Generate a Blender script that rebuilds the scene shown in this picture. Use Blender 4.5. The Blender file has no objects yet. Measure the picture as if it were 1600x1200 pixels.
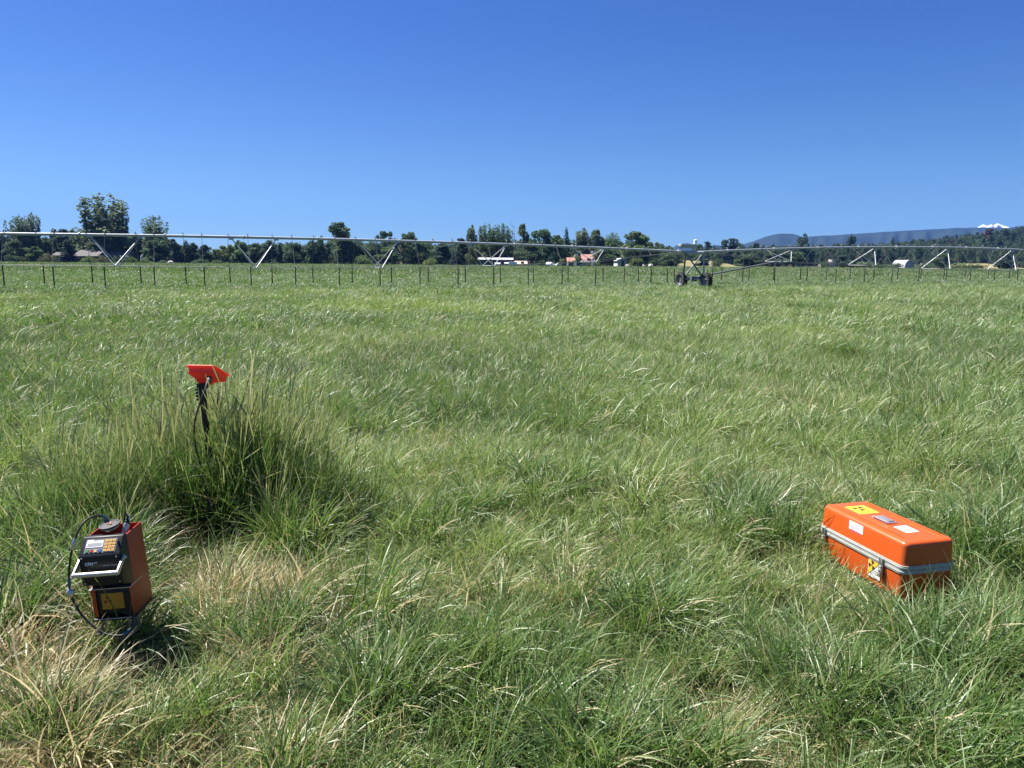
import bpy, bmesh, math, random
import numpy as np
from mathutils import Vector, Matrix, Euler

R = math.radians
rng = np.random.default_rng(11)
random.seed(5)
sc = bpy.context.scene
COL = sc.collection

# ------------------------------------------------------------------ camera model (photograph 1600x1200)
F = 1208.0; CAMH = 1.6
PITCH = math.atan((600 - 408) / F); ROLL = R(0.43)

def ray(px, py):
    a, v = px - 800.0, 600.0 - py
    c, s = math.cos(ROLL), math.sin(ROLL)
    a2, v2 = a * c - v * s, a * s + v * c
    return Vector((a2, F * math.cos(PITCH) + v2 * math.sin(PITCH), v2 * math.cos(PITCH) - F * math.sin(PITCH)))

def on_depth(px, py, d):
    return Vector((0, 0, CAMH)) + ray(px, py) * (d / F)

def on_z(px, py, z=0.0):
    r = ray(px, py)
    return Vector((0, 0, CAMH)) + r * ((z - CAMH) / r.z)

def at_dist(px, py, D):
    """point on the ray of a pixel at horizontal range Y = D"""
    r = ray(px, py)
    return Vector((0, 0, CAMH)) + r * (D / r.y)

def ground_at(px, D):
    r = ray(px, 412)
    return Vector((r.x * D / r.y, D, 0))

# ------------------------------------------------------------------ materials
def new_mat(name):
    m = bpy.data.materials.new(name); m.use_nodes = True
    nt = m.node_tree; nt.nodes.clear()
    out = nt.nodes.new('ShaderNodeOutputMaterial')
    return m, nt, out

def N(nt, t, **kw):
    n = nt.nodes.new(t)
    for k, v in kw.items():
        setattr(n, k, v)
    return n

def simple(name, col, rough=0.5, metal=0.0, spec=0.5, var=0.12, scale=30.0, bump=0.0, dirt=None, dirt_amt=0.0, scuff=None, scuff_amt=0.0):
    m, nt, out = new_mat(name)
    b = N(nt, 'ShaderNodeBsdfPrincipled')
    tc = N(nt, 'ShaderNodeTexCoord')
    no = N(nt, 'ShaderNodeTexNoise'); no.inputs['Scale'].default_value = scale; no.inputs['Detail'].default_value = 5
    nt.links.new(tc.outputs['Object'], no.inputs['Vector'])
    mx = N(nt, 'ShaderNodeMix', data_type='RGBA')
    mx.inputs['A'].default_value = tuple(c * (1 - var) for c in col) + (1,)
    mx.inputs['B'].default_value = tuple(min(1, c * (1 + var)) for c in col) + (1,)
    nt.links.new(no.outputs['Fac'], mx.inputs['Factor'])
    src = mx.outputs['Result']
    if dirt:
        n2 = N(nt, 'ShaderNodeTexNoise'); n2.inputs['Scale'].default_value = scale * 0.35; n2.inputs['Detail'].default_value = 8
        n2.inputs['Roughness'].default_value = 0.7
        nt.links.new(tc.outputs['Object'], n2.inputs['Vector'])
        rp = N(nt, 'ShaderNodeMapRange'); rp.inputs['From Min'].default_value = 0.5; rp.inputs['From Max'].default_value = 0.72
        rp.inputs['To Max'].default_value = dirt_amt
        nt.links.new(n2.outputs['Fac'], rp.inputs['Value'])
        m2 = N(nt, 'ShaderNodeMix', data_type='RGBA'); m2.inputs['B'].default_value = tuple(dirt) + (1,)
        nt.links.new(rp.outputs['Result'], m2.inputs['Factor']); nt.links.new(src, m2.inputs['A'])
        src = m2.outputs['Result']
    if scuff:
        mp = N(nt, 'ShaderNodeMapping'); mp.inputs['Scale'].default_value = (1.0, 5.0, 3.0); mp.inputs['Rotation'].default_value = (.3, .2, .5)
        nt.links.new(tc.outputs['Object'], mp.inputs['Vector'])
        n3 = N(nt, 'ShaderNodeTexNoise'); n3.inputs['Scale'].default_value = 26; n3.inputs['Detail'].default_value = 7; n3.inputs['Roughness'].default_value = .65
        nt.links.new(mp.outputs[0], n3.inputs['Vector'])
        r3 = N(nt, 'ShaderNodeMapRange'); r3.inputs['From Min'].default_value = .62; r3.inputs['From Max'].default_value = .70; r3.inputs['To Max'].default_value = scuff_amt
        nt.links.new(n3.outputs['Fac'], r3.inputs['Value'])
        m3 = N(nt, 'ShaderNodeMix', data_type='RGBA'); m3.inputs['B'].default_value = tuple(scuff) + (1,)
        nt.links.new(r3.outputs['Result'], m3.inputs['Factor']); nt.links.new(src, m3.inputs['A']); src = m3.outputs['Result']
    nt.links.new(src, b.inputs['Base Color'])
    rr = N(nt, 'ShaderNodeMapRange'); rr.inputs['To Min'].default_value = max(0.02, rough - 0.08); rr.inputs['To Max'].default_value = min(1, rough + 0.1)
    nt.links.new(no.outputs['Fac'], rr.inputs['Value']); nt.links.new(rr.outputs['Result'], b.inputs['Roughness'])
    b.inputs['Metallic'].default_value = metal
    b.inputs['Specular IOR Level'].default_value = spec
    if bump:
        bp = N(nt, 'ShaderNodeBump'); bp.inputs['Strength'].default_value = bump; bp.inputs['Distance'].default_value = 0.01
        nt.links.new(no.outputs['Fac'], bp.inputs['Height']); nt.links.new(bp.outputs['Normal'], b.inputs['Normal'])
    nt.links.new(b.outputs[0], out.inputs['Surface'])
    return m

def leaf_mat(name, col, var=0.35, trans=0.35, rough=0.5, huevar=0.02):
    """tree foliage: per-object and per-clump variation, some light comes through the leaves"""
    m, nt, out = new_mat(name)
    oi = N(nt, 'ShaderNodeObjectInfo')
    at = N(nt, 'ShaderNodeAttribute', attribute_name='clump')
    mr = N(nt, 'ShaderNodeMapRange'); mr.inputs['To Min'].default_value = 1 - var; mr.inputs['To Max'].default_value = 1 + var
    nt.links.new(at.outputs['Fac'], mr.inputs['Value'])
    mr2 = N(nt, 'ShaderNodeMapRange'); mr2.inputs['To Min'].default_value = 0.5 - huevar; mr2.inputs['To Max'].default_value = 0.5 + huevar
    nt.links.new(oi.outputs['Random'], mr2.inputs['Value'])
    hs = N(nt, 'ShaderNodeHueSaturation'); hs.inputs['Color'].default_value = tuple(col) + (1,)
    nt.links.new(mr.outputs['Result'], hs.inputs['Value']); nt.links.new(mr2.outputs['Result'], hs.inputs['Hue'])
    d = N(nt, 'ShaderNodeBsdfPrincipled'); d.inputs['Roughness'].default_value = 0.75; d.inputs['Specular IOR Level'].default_value = 0.15
    t = N(nt, 'ShaderNodeBsdfTranslucent')
    nt.links.new(hs.outputs[0], d.inputs['Base Color']); nt.links.new(hs.outputs[0], t.inputs['Color'])
    ms = N(nt, 'ShaderNodeMixShader'); ms.inputs['Fac'].default_value = trans
    nt.links.new(d.outputs[0], ms.inputs[1]); nt.links.new(t.outputs[0], ms.inputs[2])
    nt.links.new(ms.outputs[0], out.inputs['Surface'])
    return m

def grass_mat():
    m, nt, out = new_mat('grass_blades')
    bl = N(nt, 'ShaderNodeAttribute', attribute_name='bl')        # one random value per blade
    hh = N(nt, 'ShaderNodeAttribute', attribute_name='hh')        # 0 root .. 1 tip
    sd = N(nt, 'ShaderNodeAttribute', attribute_name='sd')        # 1 = dry by its own kind (straw, seed heads)
    tone = N(nt, 'ShaderNodeAttribute', attribute_name='tone', attribute_type='INSTANCER')
    dry = N(nt, 'ShaderNodeAttribute', attribute_name='dry', attribute_type='INSTANCER')
    cr = N(nt, 'ShaderNodeValToRGB')
    e = cr.color_ramp.elements
    e[0].position = 0.0; e[0].color = (0.028, 0.084, 0.014, 1)
    e[1].position = 1.0; e[1].color = (0.235, 0.315, 0.090, 1)
    x = e.new(0.45); x.color = (0.072, 0.146, 0.030, 1)
    x = e.new(0.72); x.color = (0.120, 0.200, 0.052, 1)
    a1 = N(nt, 'ShaderNodeMath', operation='MULTIPLY_ADD'); a1.inputs[1].default_value = 0.42
    nt.links.new(bl.outputs['Fac'], a1.inputs[0])
    a2 = N(nt, 'ShaderNodeMath', operation='MULTIPLY'); a2.inputs[1].default_value = 0.62
    nt.links.new(tone.outputs['Fac'], a2.inputs[0]); nt.links.new(a2.outputs[0], a1.inputs[2])
    nt.links.new(a1.outputs[0], cr.inputs['Fac'])
    # straw colour
    cs = N(nt, 'ShaderNodeValToRGB')
    e = cs.color_ramp.elements
    e[0].color = (0.30, 0.235, 0.12, 1); e[1].color = (0.60, 0.53, 0.34, 1)
    x = e.new(0.5); x.color = (0.44, 0.37, 0.20, 1)
    nt.links.new(bl.outputs['Fac'], cs.inputs['Fac'])
    # dryness: blade goes dry if its own random number lies under the tuft's dryness; tips dry out first
    fr = N(nt, 'ShaderNodeMath', operation='FRACT')
    mu = N(nt, 'ShaderNodeMath', operation='MULTIPLY'); mu.inputs[1].default_value = 7.31
    nt.links.new(bl.outputs['Fac'], mu.inputs[0]); nt.links.new(mu.outputs[0], fr.inputs[0])
    sb = N(nt, 'ShaderNodeMath', operation='SUBTRACT'); nt.links.new(dry.outputs['Fac'], sb.inputs[0]); nt.links.new(fr.outputs[0], sb.inputs[1])
    mr = N(nt, 'ShaderNodeMapRange'); mr.inputs['From Min'].default_value = -0.08; mr.inputs['From Max'].default_value = 0.08
    nt.links.new(sb.outputs[0], mr.inputs['Value'])
    mxs = N(nt, 'ShaderNodeMath', operation='MAXIMUM'); nt.links.new(mr.outputs['Result'], mxs.inputs[0]); nt.links.new(sd.outputs['Fac'], mxs.inputs[1])
    tip = N(nt, 'ShaderNodeMapRange'); tip.inputs['From Min'].default_value = 0.8; tip.inputs['From Max'].default_value = 1.0; tip.inputs['To Max'].default_value = 0.3
    nt.links.new(hh.outputs['Fac'], tip.inputs['Value'])
    mx2 = N(nt, 'ShaderNodeMath', operation='MAXIMUM'); nt.links.new(mxs.outputs[0], mx2.inputs[0]); nt.links.new(tip.outputs['Result'], mx2.inputs[1])
    mix = N(nt, 'ShaderNodeMix', data_type='RGBA')
    nt.links.new(mx2.outputs[0], mix.inputs['Factor']); nt.links.new(cr.outputs[0], mix.inputs['A']); nt.links.new(cs.outputs[0], mix.inputs['B'])
    p = N(nt, 'ShaderNodeBsdfPrincipled')
    p.inputs['Roughness'].default_value = 0.47; p.inputs['Specular IOR Level'].default_value = 0.75
    nt.links.new(mix.outputs['Result'], p.inputs['Base Color'])
    t = N(nt, 'ShaderNodeBsdfTranslucent')
    hs = N(nt, 'ShaderNodeHueSaturation'); hs.inputs['Saturation'].default_value = 1.1; hs.inputs['Value'].default_value = 1.35; hs.inputs['Hue'].default_value = 0.491
    nt.links.new(mix.outputs['Result'], hs.inputs['Color']); nt.links.new(hs.outputs[0], t.inputs['Color'])
    ms = N(nt, 'ShaderNodeMixShader'); ms.inputs['Fac'].default_value = 0.36
    nt.links.new(p.outputs[0], ms.inputs[1]); nt.links.new(t.outputs[0], ms.inputs[2])
    nt.links.new(ms.outputs[0], out.inputs['Surface'])
    return m

def field_mat():
    m, nt, out = new_mat('field_soil')
    tc = N(nt, 'ShaderNodeTexCoord')
    n1 = N(nt, 'ShaderNodeTexNoise'); n1.inputs['Scale'].default_value = 1.3; n1.inputs['Detail'].default_value = 9; n1.inputs['Roughness'].default_value = 0.7
    n2 = N(nt, 'ShaderNodeTexNoise'); n2.inputs['Scale'].default_value = 45; n2.inputs['Detail'].default_value = 6
    for n in (n1, n2): nt.links.new(tc.outputs['Object'], n.inputs['Vector'])
    cr = N(nt, 'ShaderNodeValToRGB'); e = cr.color_ramp.elements
    e[0].position = .35; e[0].color = (0.035, 0.050, 0.018, 1); e[1].position = .7; e[1].color = (0.16, 0.13, 0.065, 1)
    x = e.new(.52); x.color = (0.055, 0.065, 0.025, 1)
    nt.links.new(n1.outputs['Fac'], cr.inputs['Fac'])
    mx = N(nt, 'ShaderNodeMix', data_type='RGBA', blend_type='MULTIPLY'); mx.inputs['Factor'].default_value = 0.7
    cr2 = N(nt, 'ShaderNodeValToRGB'); e = cr2.color_ramp.elements; e[0].position = .3; e[0].color = (.35, .35, .3, 1); e[1].position = .65; e[1].color = (1.3, 1.25, 1.1, 1)
    nt.links.new(n2.outputs['Fac'], cr2.inputs['Fac'])
    nt.links.new(cr.outputs[0], mx.inputs['A']); nt.links.new(cr2.outputs[0], mx.inputs['B'])
    b = N(nt, 'ShaderNodeBsdfPrincipled'); b.inputs['Roughness'].default_value = 0.95; b.inputs['Specular IOR Level'].default_value = 0.1
    nt.links.new(mx.outputs['Result'], b.inputs['Base Color'])
    bp = N(nt, 'ShaderNodeBump'); bp.inputs['Strength'].default_value = .8; bp.inputs['Distance'].default_value = .03
    nt.links.new(n2.outputs['Fac'], bp.inputs['Height']); nt.links.new(bp.outputs['Normal'], b.inputs['Normal'])
    nt.links.new(b.outputs[0], out.inputs['Surface'])
    return m

# ------------------------------------------------------------------ mesh builder
class MB:
    def __init__(s): s.v = []; s.f = []; s.m = []; s.M = Matrix.Identity(4)
    def add(s, vs, fs, mi=0):
        b = len(s.v); s.v += [s.M @ Vector(v) for v in vs]
        for f in fs: s.f.append([b + i for i in f]); s.m.append(mi)
    def box(s, c, d, mi=0, bev=0.0, seg=2, rot=None):
        bm = bmesh.new(); bmesh.ops.create_cube(bm, size=1.0)
        bmesh.ops.scale(bm, vec=Vector(d), verts=bm.verts)
        if bev: bmesh.ops.bevel(bm, geom=bm.edges[:], offset=bev, segments=seg, profile=0.5, affect='EDGES')
        T = Matrix.Translation(Vector(c)) @ (rot.to_4x4() if rot else Matrix.Identity(4))
        bm.verts.index_update()
        s.add([T @ v.co for v in bm.verts], [[v.index for v in f.verts] for f in bm.faces], mi); bm.free()
    def prism(s, pts, axis, a, b, mi=0, bev=0.0):
        """polygon pts (2-D) extruded along axis 'x' from a to b; pts are (y,z)"""
        n = len(pts)
        bm = bmesh.new()
        lo = [bm.verts.new((a, q[0], q[1]) if axis == 'x' else (q[0], a, q[1])) for q in pts]
        hi = [bm.verts.new((b, q[0], q[1]) if axis == 'x' else (q[0], b, q[1])) for q in pts]
        bm.faces.new(lo); bm.faces.new(hi[::-1])
        for i in range(n): bm.faces.new((lo[i], hi[i], hi[(i + 1) % n], lo[(i + 1) % n]))
        bmesh.ops.recalc_face_normals(bm, faces=bm.faces[:])
        if bev: bmesh.ops.bevel(bm, geom=bm.edges[:], offset=bev, segments=2, profile=0.5, affect='EDGES')
        bm.verts.index_update()
        s.add([v.co.copy() for v in bm.verts], [[v.index for v in f.verts] for f in bm.faces], mi); bm.free()
    def tube(s, pts, r, n=8, mi=0, cap=True):
        pts = [Vector(p) for p in pts]; rs = r if hasattr(r, '__len__') else [r] * len(pts)
        vs = []; fs = []; up = None
        for i, p in enumerate(pts):
            t = (pts[min(i + 1, len(pts) - 1)] - pts[max(i - 1, 0)]).normalized()
            if up is None:
                up = t.orthogonal().normalized()
            up = (up - t * up.dot(t)).normalized(); sd = t.cross(up)
            for k in range(n):
                a = 2 * math.pi * k / n
                vs.append(p + (up * math.cos(a) + sd * math.sin(a)) * rs[i])
        for i in range(len(pts) - 1):
            for k in range(n):
                fs.append([i * n + k, i * n + (k + 1) % n, (i + 1) * n + (k + 1) % n, (i + 1) * n + k])
        if cap:
            fs.append(list(range(n))[::-1]); fs.append([(len(pts) - 1) * n + k for k in range(n)])
        s.add(vs, fs, mi)
    def lathe(s, prof, axis_o, axis_d, n=24, mi=0):
        """prof: (r, t) along axis"""
        o = Vector(axis_o); d = Vector(axis_d).normalized(); u = d.orthogonal().normalized(); w = d.cross(u)
        vs = [o + d * t + (u * math.cos(2 * math.pi * k / n) + w * math.sin(2 * math.pi * k / n)) * r for r, t in prof for k in range(n)]
        fs = [[i * n + k, i * n + (k + 1) % n, (i + 1) * n + (k + 1) % n, (i + 1) * n + k] for i in range(len(prof) - 1) for k in range(n)]
        s.add(vs, fs, mi)
    def loft(s, rings, mi=0, cap=True):
        n = len(rings[0]); vs = [p for r in rings for p in r]
        fs = [[i * n + k, i * n + (k + 1) % n, (i + 1) * n + (k + 1) % n, (i + 1) * n + k] for i in range(len(rings) - 1) for k in range(n)]
        if cap: fs += [list(range(n))[::-1], [(len(rings) - 1) * n + k for k in range(n)]]
        s.add(vs, fs, mi)
    def quad(s, o, u, v, mi=0):
        o, u, v = Vector(o), Vector(u), Vector(v)
        s.add([o, o + u, o + u + v, o + v], [[0, 1, 2, 3]], mi)
    def mesh(s, name, mats, smooth=35):
        me = bpy.data.meshes.new(name)
        me.from_pydata([tuple(v) for v in s.v], [], s.f)
        for m in (mats if isinstance(mats, (list, tuple)) else [mats]): me.materials.append(m)
        me.polygons.foreach_set('material_index', s.m)
        bm = bmesh.new(); bm.from_mesh(me); bmesh.ops.recalc_face_normals(bm, faces=bm.faces[:]); bm.to_mesh(me); bm.free()
        if smooth:
            me.polygons.foreach_set('use_smooth', [True] * len(me.polygons))
            me.set_sharp_from_angle(angle=R(smooth))
        me.update()
        return me
    def build(s, name, mats, parent=None, smooth=35, loc=None):
        return link(name, s.mesh(name, mats, smooth), parent, loc)

def link(name, data, parent=None, loc=None):
    o = bpy.data.objects.new(name, data); COL.objects.link(o)
    if parent: o.parent = parent
    if loc is not None: o.location = loc
    return o

def empty(name, loc, rz=0.0):
    o = bpy.data.objects.new(name, None); COL.objects.link(o); o.location = loc; o.rotation_euler = (0, 0, rz)
    o.empty_display_size = 0.2
    return o

def tag(o, label=None, cat=None, group=None, kind=None):
    if label: o['label'] = label
    if cat: o['category'] = cat
    if group: o['group'] = group
    if kind: o['kind'] = kind
    return o

def text_mesh(mb, txt, size, origin, ux, uz, mi=0, width=None, off=0.0006):
    """real letters laid on a surface; ux = writing direction, uz = up"""
    cu = bpy.data.curves.new('txt', 'FONT'); cu.body = txt; cu.size = size; cu.extrude = 0.0003; cu.offset = 0.0006 if size > .01 else 0.0002; cu.resolution_u = 3
    ob = bpy.data.objects.new('txt', cu); COL.objects.link(ob)
    dg = bpy.context.evaluated_depsgraph_get()
    me = ob.evaluated_get(dg).to_mesh()
    xs = [v.co.x for v in me.vertices]; k = (width / (max(xs) - min(xs))) if width and xs else 1.0; x0 = min(xs) if xs else 0
    ux, uz = Vector(ux).normalized(), Vector(uz).normalized(); un = ux.cross(uz)
    o = Vector(origin)
    vs = [o + ux * ((v.co.x - x0) * k) + uz * v.co.y + un * (v.co.z + off) for v in me.vertices]
    fs = [list(p.vertices) for p in me.polygons]
    mb.add(vs, fs, mi)
    ob.evaluated_get(dg).to_mesh_clear()
    bpy.data.objects.remove(ob); bpy.data.curves.remove(cu)

def trefoil(mb, c, ux, uz, rad, mi, off=0.0012, turn=0.0):
    c, ux, uz = Vector(c), Vector(ux).normalized(), Vector(uz).normalized(); un = ux.cross(uz)
    P = lambda r, a: c + un * off + (ux * math.cos(a) + uz * math.sin(a)) * r
    mb.add([P(rad * .17, 2 * math.pi * k / 12) for k in range(12)], [list(range(12))], mi)
    for q in range(3):
        a0 = R(60 + 120 * q) + turn; n = 6
        inner = [P(rad * .3, a0 + R(60) * k / n - R(0)) for k in range(n + 1)]
        outer = [P(rad, a0 + R(60) * k / n) for k in range(n + 1)]
        mb.add(inner + outer, [[k, k + 1, n + 2 + k, n + 1 + k] for k in range(n)], mi)

# ------------------------------------------------------------------ value noise
_T = rng.random((256, 256))
def vnoise(x, y, s=1.0, ox=0.0):
    x = np.asarray(x) / s + 71.3 + ox; y = np.asarray(y) / s + 33.7 + ox * 1.7
    xi = np.floor(x).astype(int); yi = np.floor(y).astype(int); fx = x - xi; fy = y - yi
    fx = fx * fx * (3 - 2 * fx); fy = fy * fy * (3 - 2 * fy)
    g = lambda i, j: _T[i & 255, j & 255]
    return (g(xi, yi) * (1 - fx) + g(xi + 1, yi) * fx) * (1 - fy) + (g(xi, yi + 1) * (1 - fx) + g(xi + 1, yi + 1) * fx) * fy
def fbm(x, y, s, ox=0.0):
    return 0.55 * vnoise(x, y, s, ox) + 0.3 * vnoise(x, y, s * .45, ox + 5) + 0.15 * vnoise(x, y, s * .2, ox + 9)

def sstep(a, b, x):
    t = np.clip((np.asarray(x, float) - a) / (b - a), 0, 1); return t * t * (3 - 2 * t)

# wooded rise far on the right
def ridge_h(x, y):
    x = np.asarray(x, float); y = np.asarray(y, float)
    u = x / np.maximum(y, 1)                     # tangent of bearing
    amp = 30.0 * sstep(0.36, 0.74, u) + 3.0 * sstep(0.2, 0.4, u)
    return amp * sstep(420, 720, y) * (0.85 + 0.3 * vnoise(x, y, 160, 3))

def ground_h(x, y):
    x = np.asarray(x, float); y = np.asarray(y, float)
    near = (fbm(x, y, 1.6, 2) - 0.5) * 0.10 * (1 - sstep(8, 40, np.hypot(x, y)))
    return near + ridge_h(x, y)

# ------------------------------------------------------------------ world, sun, haze, camera
SUN_AZ = R(-62)            # bearing of the sun from +Y, negative = to the left
SUN_EL = R(57)
w = bpy.data.worlds.new("World"); sc.world = w; w.use_nodes = True
nt = w.node_tree; nt.nodes.clear()
sky = nt.nodes.new('ShaderNodeTexSky'); sky.sky_type = 'NISHITA'; sky.sun_disc = False
sky.sun_elevation = SUN_EL; sky.sun_rotation = SUN_AZ
sky.altitude = 1100; sky.air_density = 1.0; sky.dust_density = 1.0; sky.ozone_density = 5.0
tcw = nt.nodes.new('ShaderNodeTexCoord')
lift = nt.nodes.new('ShaderNodeVectorMath'); lift.operation = 'ADD'; lift.inputs[1].default_value = (0, 0, 0.03)   # clear mountain air: no grey band on the horizon
nt.links.new(tcw.outputs['Generated'], lift.inputs[0]); nt.links.new(lift.outputs[0], sky.inputs['Vector'])
tint = nt.nodes.new('ShaderNodeMix'); tint.data_type = 'RGBA'; tint.blend_type = 'MULTIPLY'; tint.inputs['Factor'].default_value = 1.0
sx = nt.nodes.new('ShaderNodeSeparateXYZ'); nt.links.new(tcw.outputs['Generated'], sx.inputs[0])
mz = nt.nodes.new('ShaderNodeMapRange'); mz.inputs['From Min'].default_value = 0.0; mz.inputs['From Max'].default_value = 0.30; mz.interpolation_type = 'SMOOTHSTEP'
nt.links.new(sx.outputs['Z'], mz.inputs['Value'])
tg = nt.nodes.new('ShaderNodeMix'); tg.data_type = 'RGBA'; tg.inputs['A'].default_value = (0.65, 0.84, 1.0, 1); tg.inputs['B'].default_value = (0.37, 0.59, 1.01, 1)
nt.links.new(mz.outputs['Result'], tg.inputs['Factor']); nt.links.new(tg.outputs['Result'], tint.inputs['B'])
bg = nt.nodes.new('ShaderNodeBackground'); bg.inputs['Strength'].default_value = 0.05
wo = nt.nodes.new('ShaderNodeOutputWorld')
nt.links.new(sky.outputs[0], tint.inputs['A']); nt.links.new(tint.outputs['Result'], bg.inputs['Color']); nt.links.new(bg.outputs[0], wo.inputs['Surface'])

sl = bpy.data.lights.new('sun', 'SUN'); sl.energy = 5.0; sl.angle = R(0.53); sl.color = (1.0, 0.955, 0.88)
so = bpy.data.objects.new('sun', sl); COL.objects.link(so)
sdir = Vector((math.sin(SUN_AZ) * math.cos(SUN_EL), math.cos(SUN_AZ) * math.cos(SUN_EL), math.sin(SUN_EL)))
so.rotation_euler = (-sdir).to_track_quat('-Z', 'Y').to_euler(); so.location = (0, 0, 60)

cd = bpy.data.cameras.new('camera'); cam = bpy.data.objects.new('camera', cd); COL.objects.link(cam)
cd.sensor_width = 36.0; cd.lens = 36.0 * F / 1600.0; cd.clip_start = 0.05; cd.clip_end = 40000
fwd = Vector((0, math.cos(PITCH), -math.sin(PITCH))); upv = Vector((0, math.sin(PITCH), math.cos(PITCH))); rt = Vector((1, 0, 0))
c_, s_ = math.cos(ROLL), math.sin(ROLL)
ex = rt * c_ + upv * s_ ; ey = -rt * s_ + upv * c_
cam.matrix_world = Matrix(((ex.x, ey.x, -fwd.x, 0), (ex.y, ey.y, -fwd.y, 0), (ex.z, ey.z, -fwd.z, CAMH), (0, 0, 0, 1)))
sc.camera = cam
sc.view_settings.view_transform = 'Standard'; sc.view_settings.look = 'None'; sc.view_settings.exposure = 1.38; sc.view_settings.gamma = 1.0

cy = sc.cycles; cy.max_bounces = 4; cy.diffuse_bounces = 2; cy.glossy_bounces = 2; cy.transmission_bounces = 3; cy.transparent_max_bounces = 4; cy.volume_bounces = 0; cy.caustics_reflective = False; cy.caustics_refractive = False

def add_haze(density):
    m, nt, out = new_mat('haze_air')
    v = N(nt, 'ShaderNodeVolumePrincipled'); v.inputs['Color'].default_value = (0.13, 0.30, 0.85, 1); v.inputs['Density'].default_value = density
    v.inputs['Anisotropy'].default_value = 0.0
    nt.links.new(v.outputs[0], out.inputs['Volume'])
    mb = MB(); mb.box((0, 150, 127), (9200, 9300, 258))
    tag(mb.build('haze', m, smooth=0), kind='stuff')

# ------------------------------------------------------------------ ground, hills
def build_ground():
    rads = np.concatenate([np.linspace(0.2, 12, 60), np.geomspace(12.4, 4350, 100)])
    angs = np.concatenate([np.linspace(-50, 50, 181), np.linspace(52, 308, 65)]) * math.pi / 180
    rr, aa = np.meshgrid(rads, angs, indexing='ij')
    x = rr * np.sin(aa); y = rr * np.cos(aa); z = ground_h(x, y)
    nr, na = rr.shape
    vs = [(0, 0, 0)] + list(zip(x.ravel(), y.ravel(), z.ravel()))
    idx = lambda i, j: 1 + i * na + (j % na)
    fs = [[0, idx(0, j + 1), idx(0, j)] for j in range(na)]
    for i in range(nr - 1):
        for j in range(na):
            fs.append([idx(i, j), idx(i, j + 1), idx(i + 1, j + 1), idx(i + 1, j)])
    me = bpy.data.meshes.new('ground'); me.from_pydata(vs, [], fs); me.materials.append(field_mat())
    me.polygons.foreach_set('use_smooth', [True] * len(me.polygons)); me.update()
    tag(link('ground', me), kind='structure')
build_ground()

def build_hills():
    def rng_mesh(name, prof, D, depth, mat, rough, seed):
        px = np.linspace(prof[0][0], prof[-1][0], 260)
        py = np.interp(px, [q[0] for q in prof], [q[1] for q in prof])
        py = py - (vnoise(px, px * 0, 14, seed) - .5) * rough - (vnoise(px, px * 0, 4, seed + 3) - .5) * rough * .5
        crest = [at_dist(a, b, D) for a, b in zip(px, py)]
        rows = []
        ts = np.concatenate([np.linspace(-1, 0, 18), np.linspace(0.1, 1, 8)])
        for t in ts:
            row = []
            for i, c in enumerate(crest):
                s = 1 + t * depth / D
                hx, hy = c.x * s, c.y * s
                prof_h = (1 - abs(t)) ** 1.15
                hz = c.z * prof_h * (1 + 0.30 * (vnoise(np.array([px[i] * .9]), np.array([t * 14.]), 9, seed + 7)[0] - .5) * (1 if abs(t) > .02 else 0) * min(1, abs(t) * 5))
                row.append((hx, hy, hz - 1.5 * abs(t)))
            rows.append(row)
        n = len(px)
        vs = [p for r in rows for p in r]
        fs = [[i * n + j, i * n + j + 1, (i + 1) * n + j + 1, (i + 1) * n + j] for i in range(len(rows) - 1) for j in range(n - 1)]
        me = bpy.data.meshes.new(name); me.from_pydata(vs, [], fs); me.materials.append(mat)
        me.polygons.foreach_set('use_smooth', [True] * len(me.polygons)); me.update()
        tag(link(name, me), kind='structure')
    forest = simple('hill_forest', (0.018, 0.032, 0.028), rough=0.95, spec=0.05, var=0.5, scale=0.012, dirt=(0.04, 0.05, 0.04), dirt_amt=0.5)
    rng_mesh('hills', [(1000, 412), (1020, 404), (1045, 390), (1060, 382), (1072, 379.5), (1085, 382), (1100, 386), (1120, 383), (1140, 385), (1160, 382),
                       (1180, 376), (1200, 368.5), (1220, 365), (1238, 365.5), (1255, 370), (1280, 368.5), (1300, 367.5), (1340, 365), (1380, 362.5), (1420, 360.5), (1445, 358.5), (1480, 357),
                       (1520, 355.5), (1550, 355), (1572, 356), (1600, 352.5), (1660, 350), (1760, 346), (1900, 352), (2050, 362)], 3300, 850, forest, 0.9, 4)
    snow, nt, out = new_mat('snow_peak')
    b = N(nt, 'ShaderNodeBsdfPrincipled'); b.inputs['Roughness'].default_value = .7
    tc = N(nt, 'ShaderNodeTexCoord'); no = N(nt, 'ShaderNodeTexNoise'); no.inputs['Scale'].default_value = .035; no.inputs['Detail'].default_value = 6
    nt.links.new(tc.outputs['Object'], no.inputs['Vector'])
    cr = N(nt, 'ShaderNodeValToRGB'); e = cr.color_ramp.elements; e[0].position = .36; e[0].color = (.10, .10, .11, 1); e[1].position = .44; e[1].color = (.88, .9, .92, 1)
    nt.links.new(no.outputs['Fac'], cr.inputs['Fac']); nt.links.new(cr.outputs[0], b.inputs['Base Color']); nt.links.new(b.outputs[0], out.inputs['Surface'])
    rng_mesh('snowy_mountain', [(1490, 372), (1515, 362), (1528, 354.6), (1536, 351.2), (1543, 352.6), (1549, 350.2), (1554, 351), (1559, 348.6), (1563, 350.2), (1569, 353), (1578, 356), (1600, 366), (1620, 374)], 4150, 120, snow, 1.1, 12)
build_hills()

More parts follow.
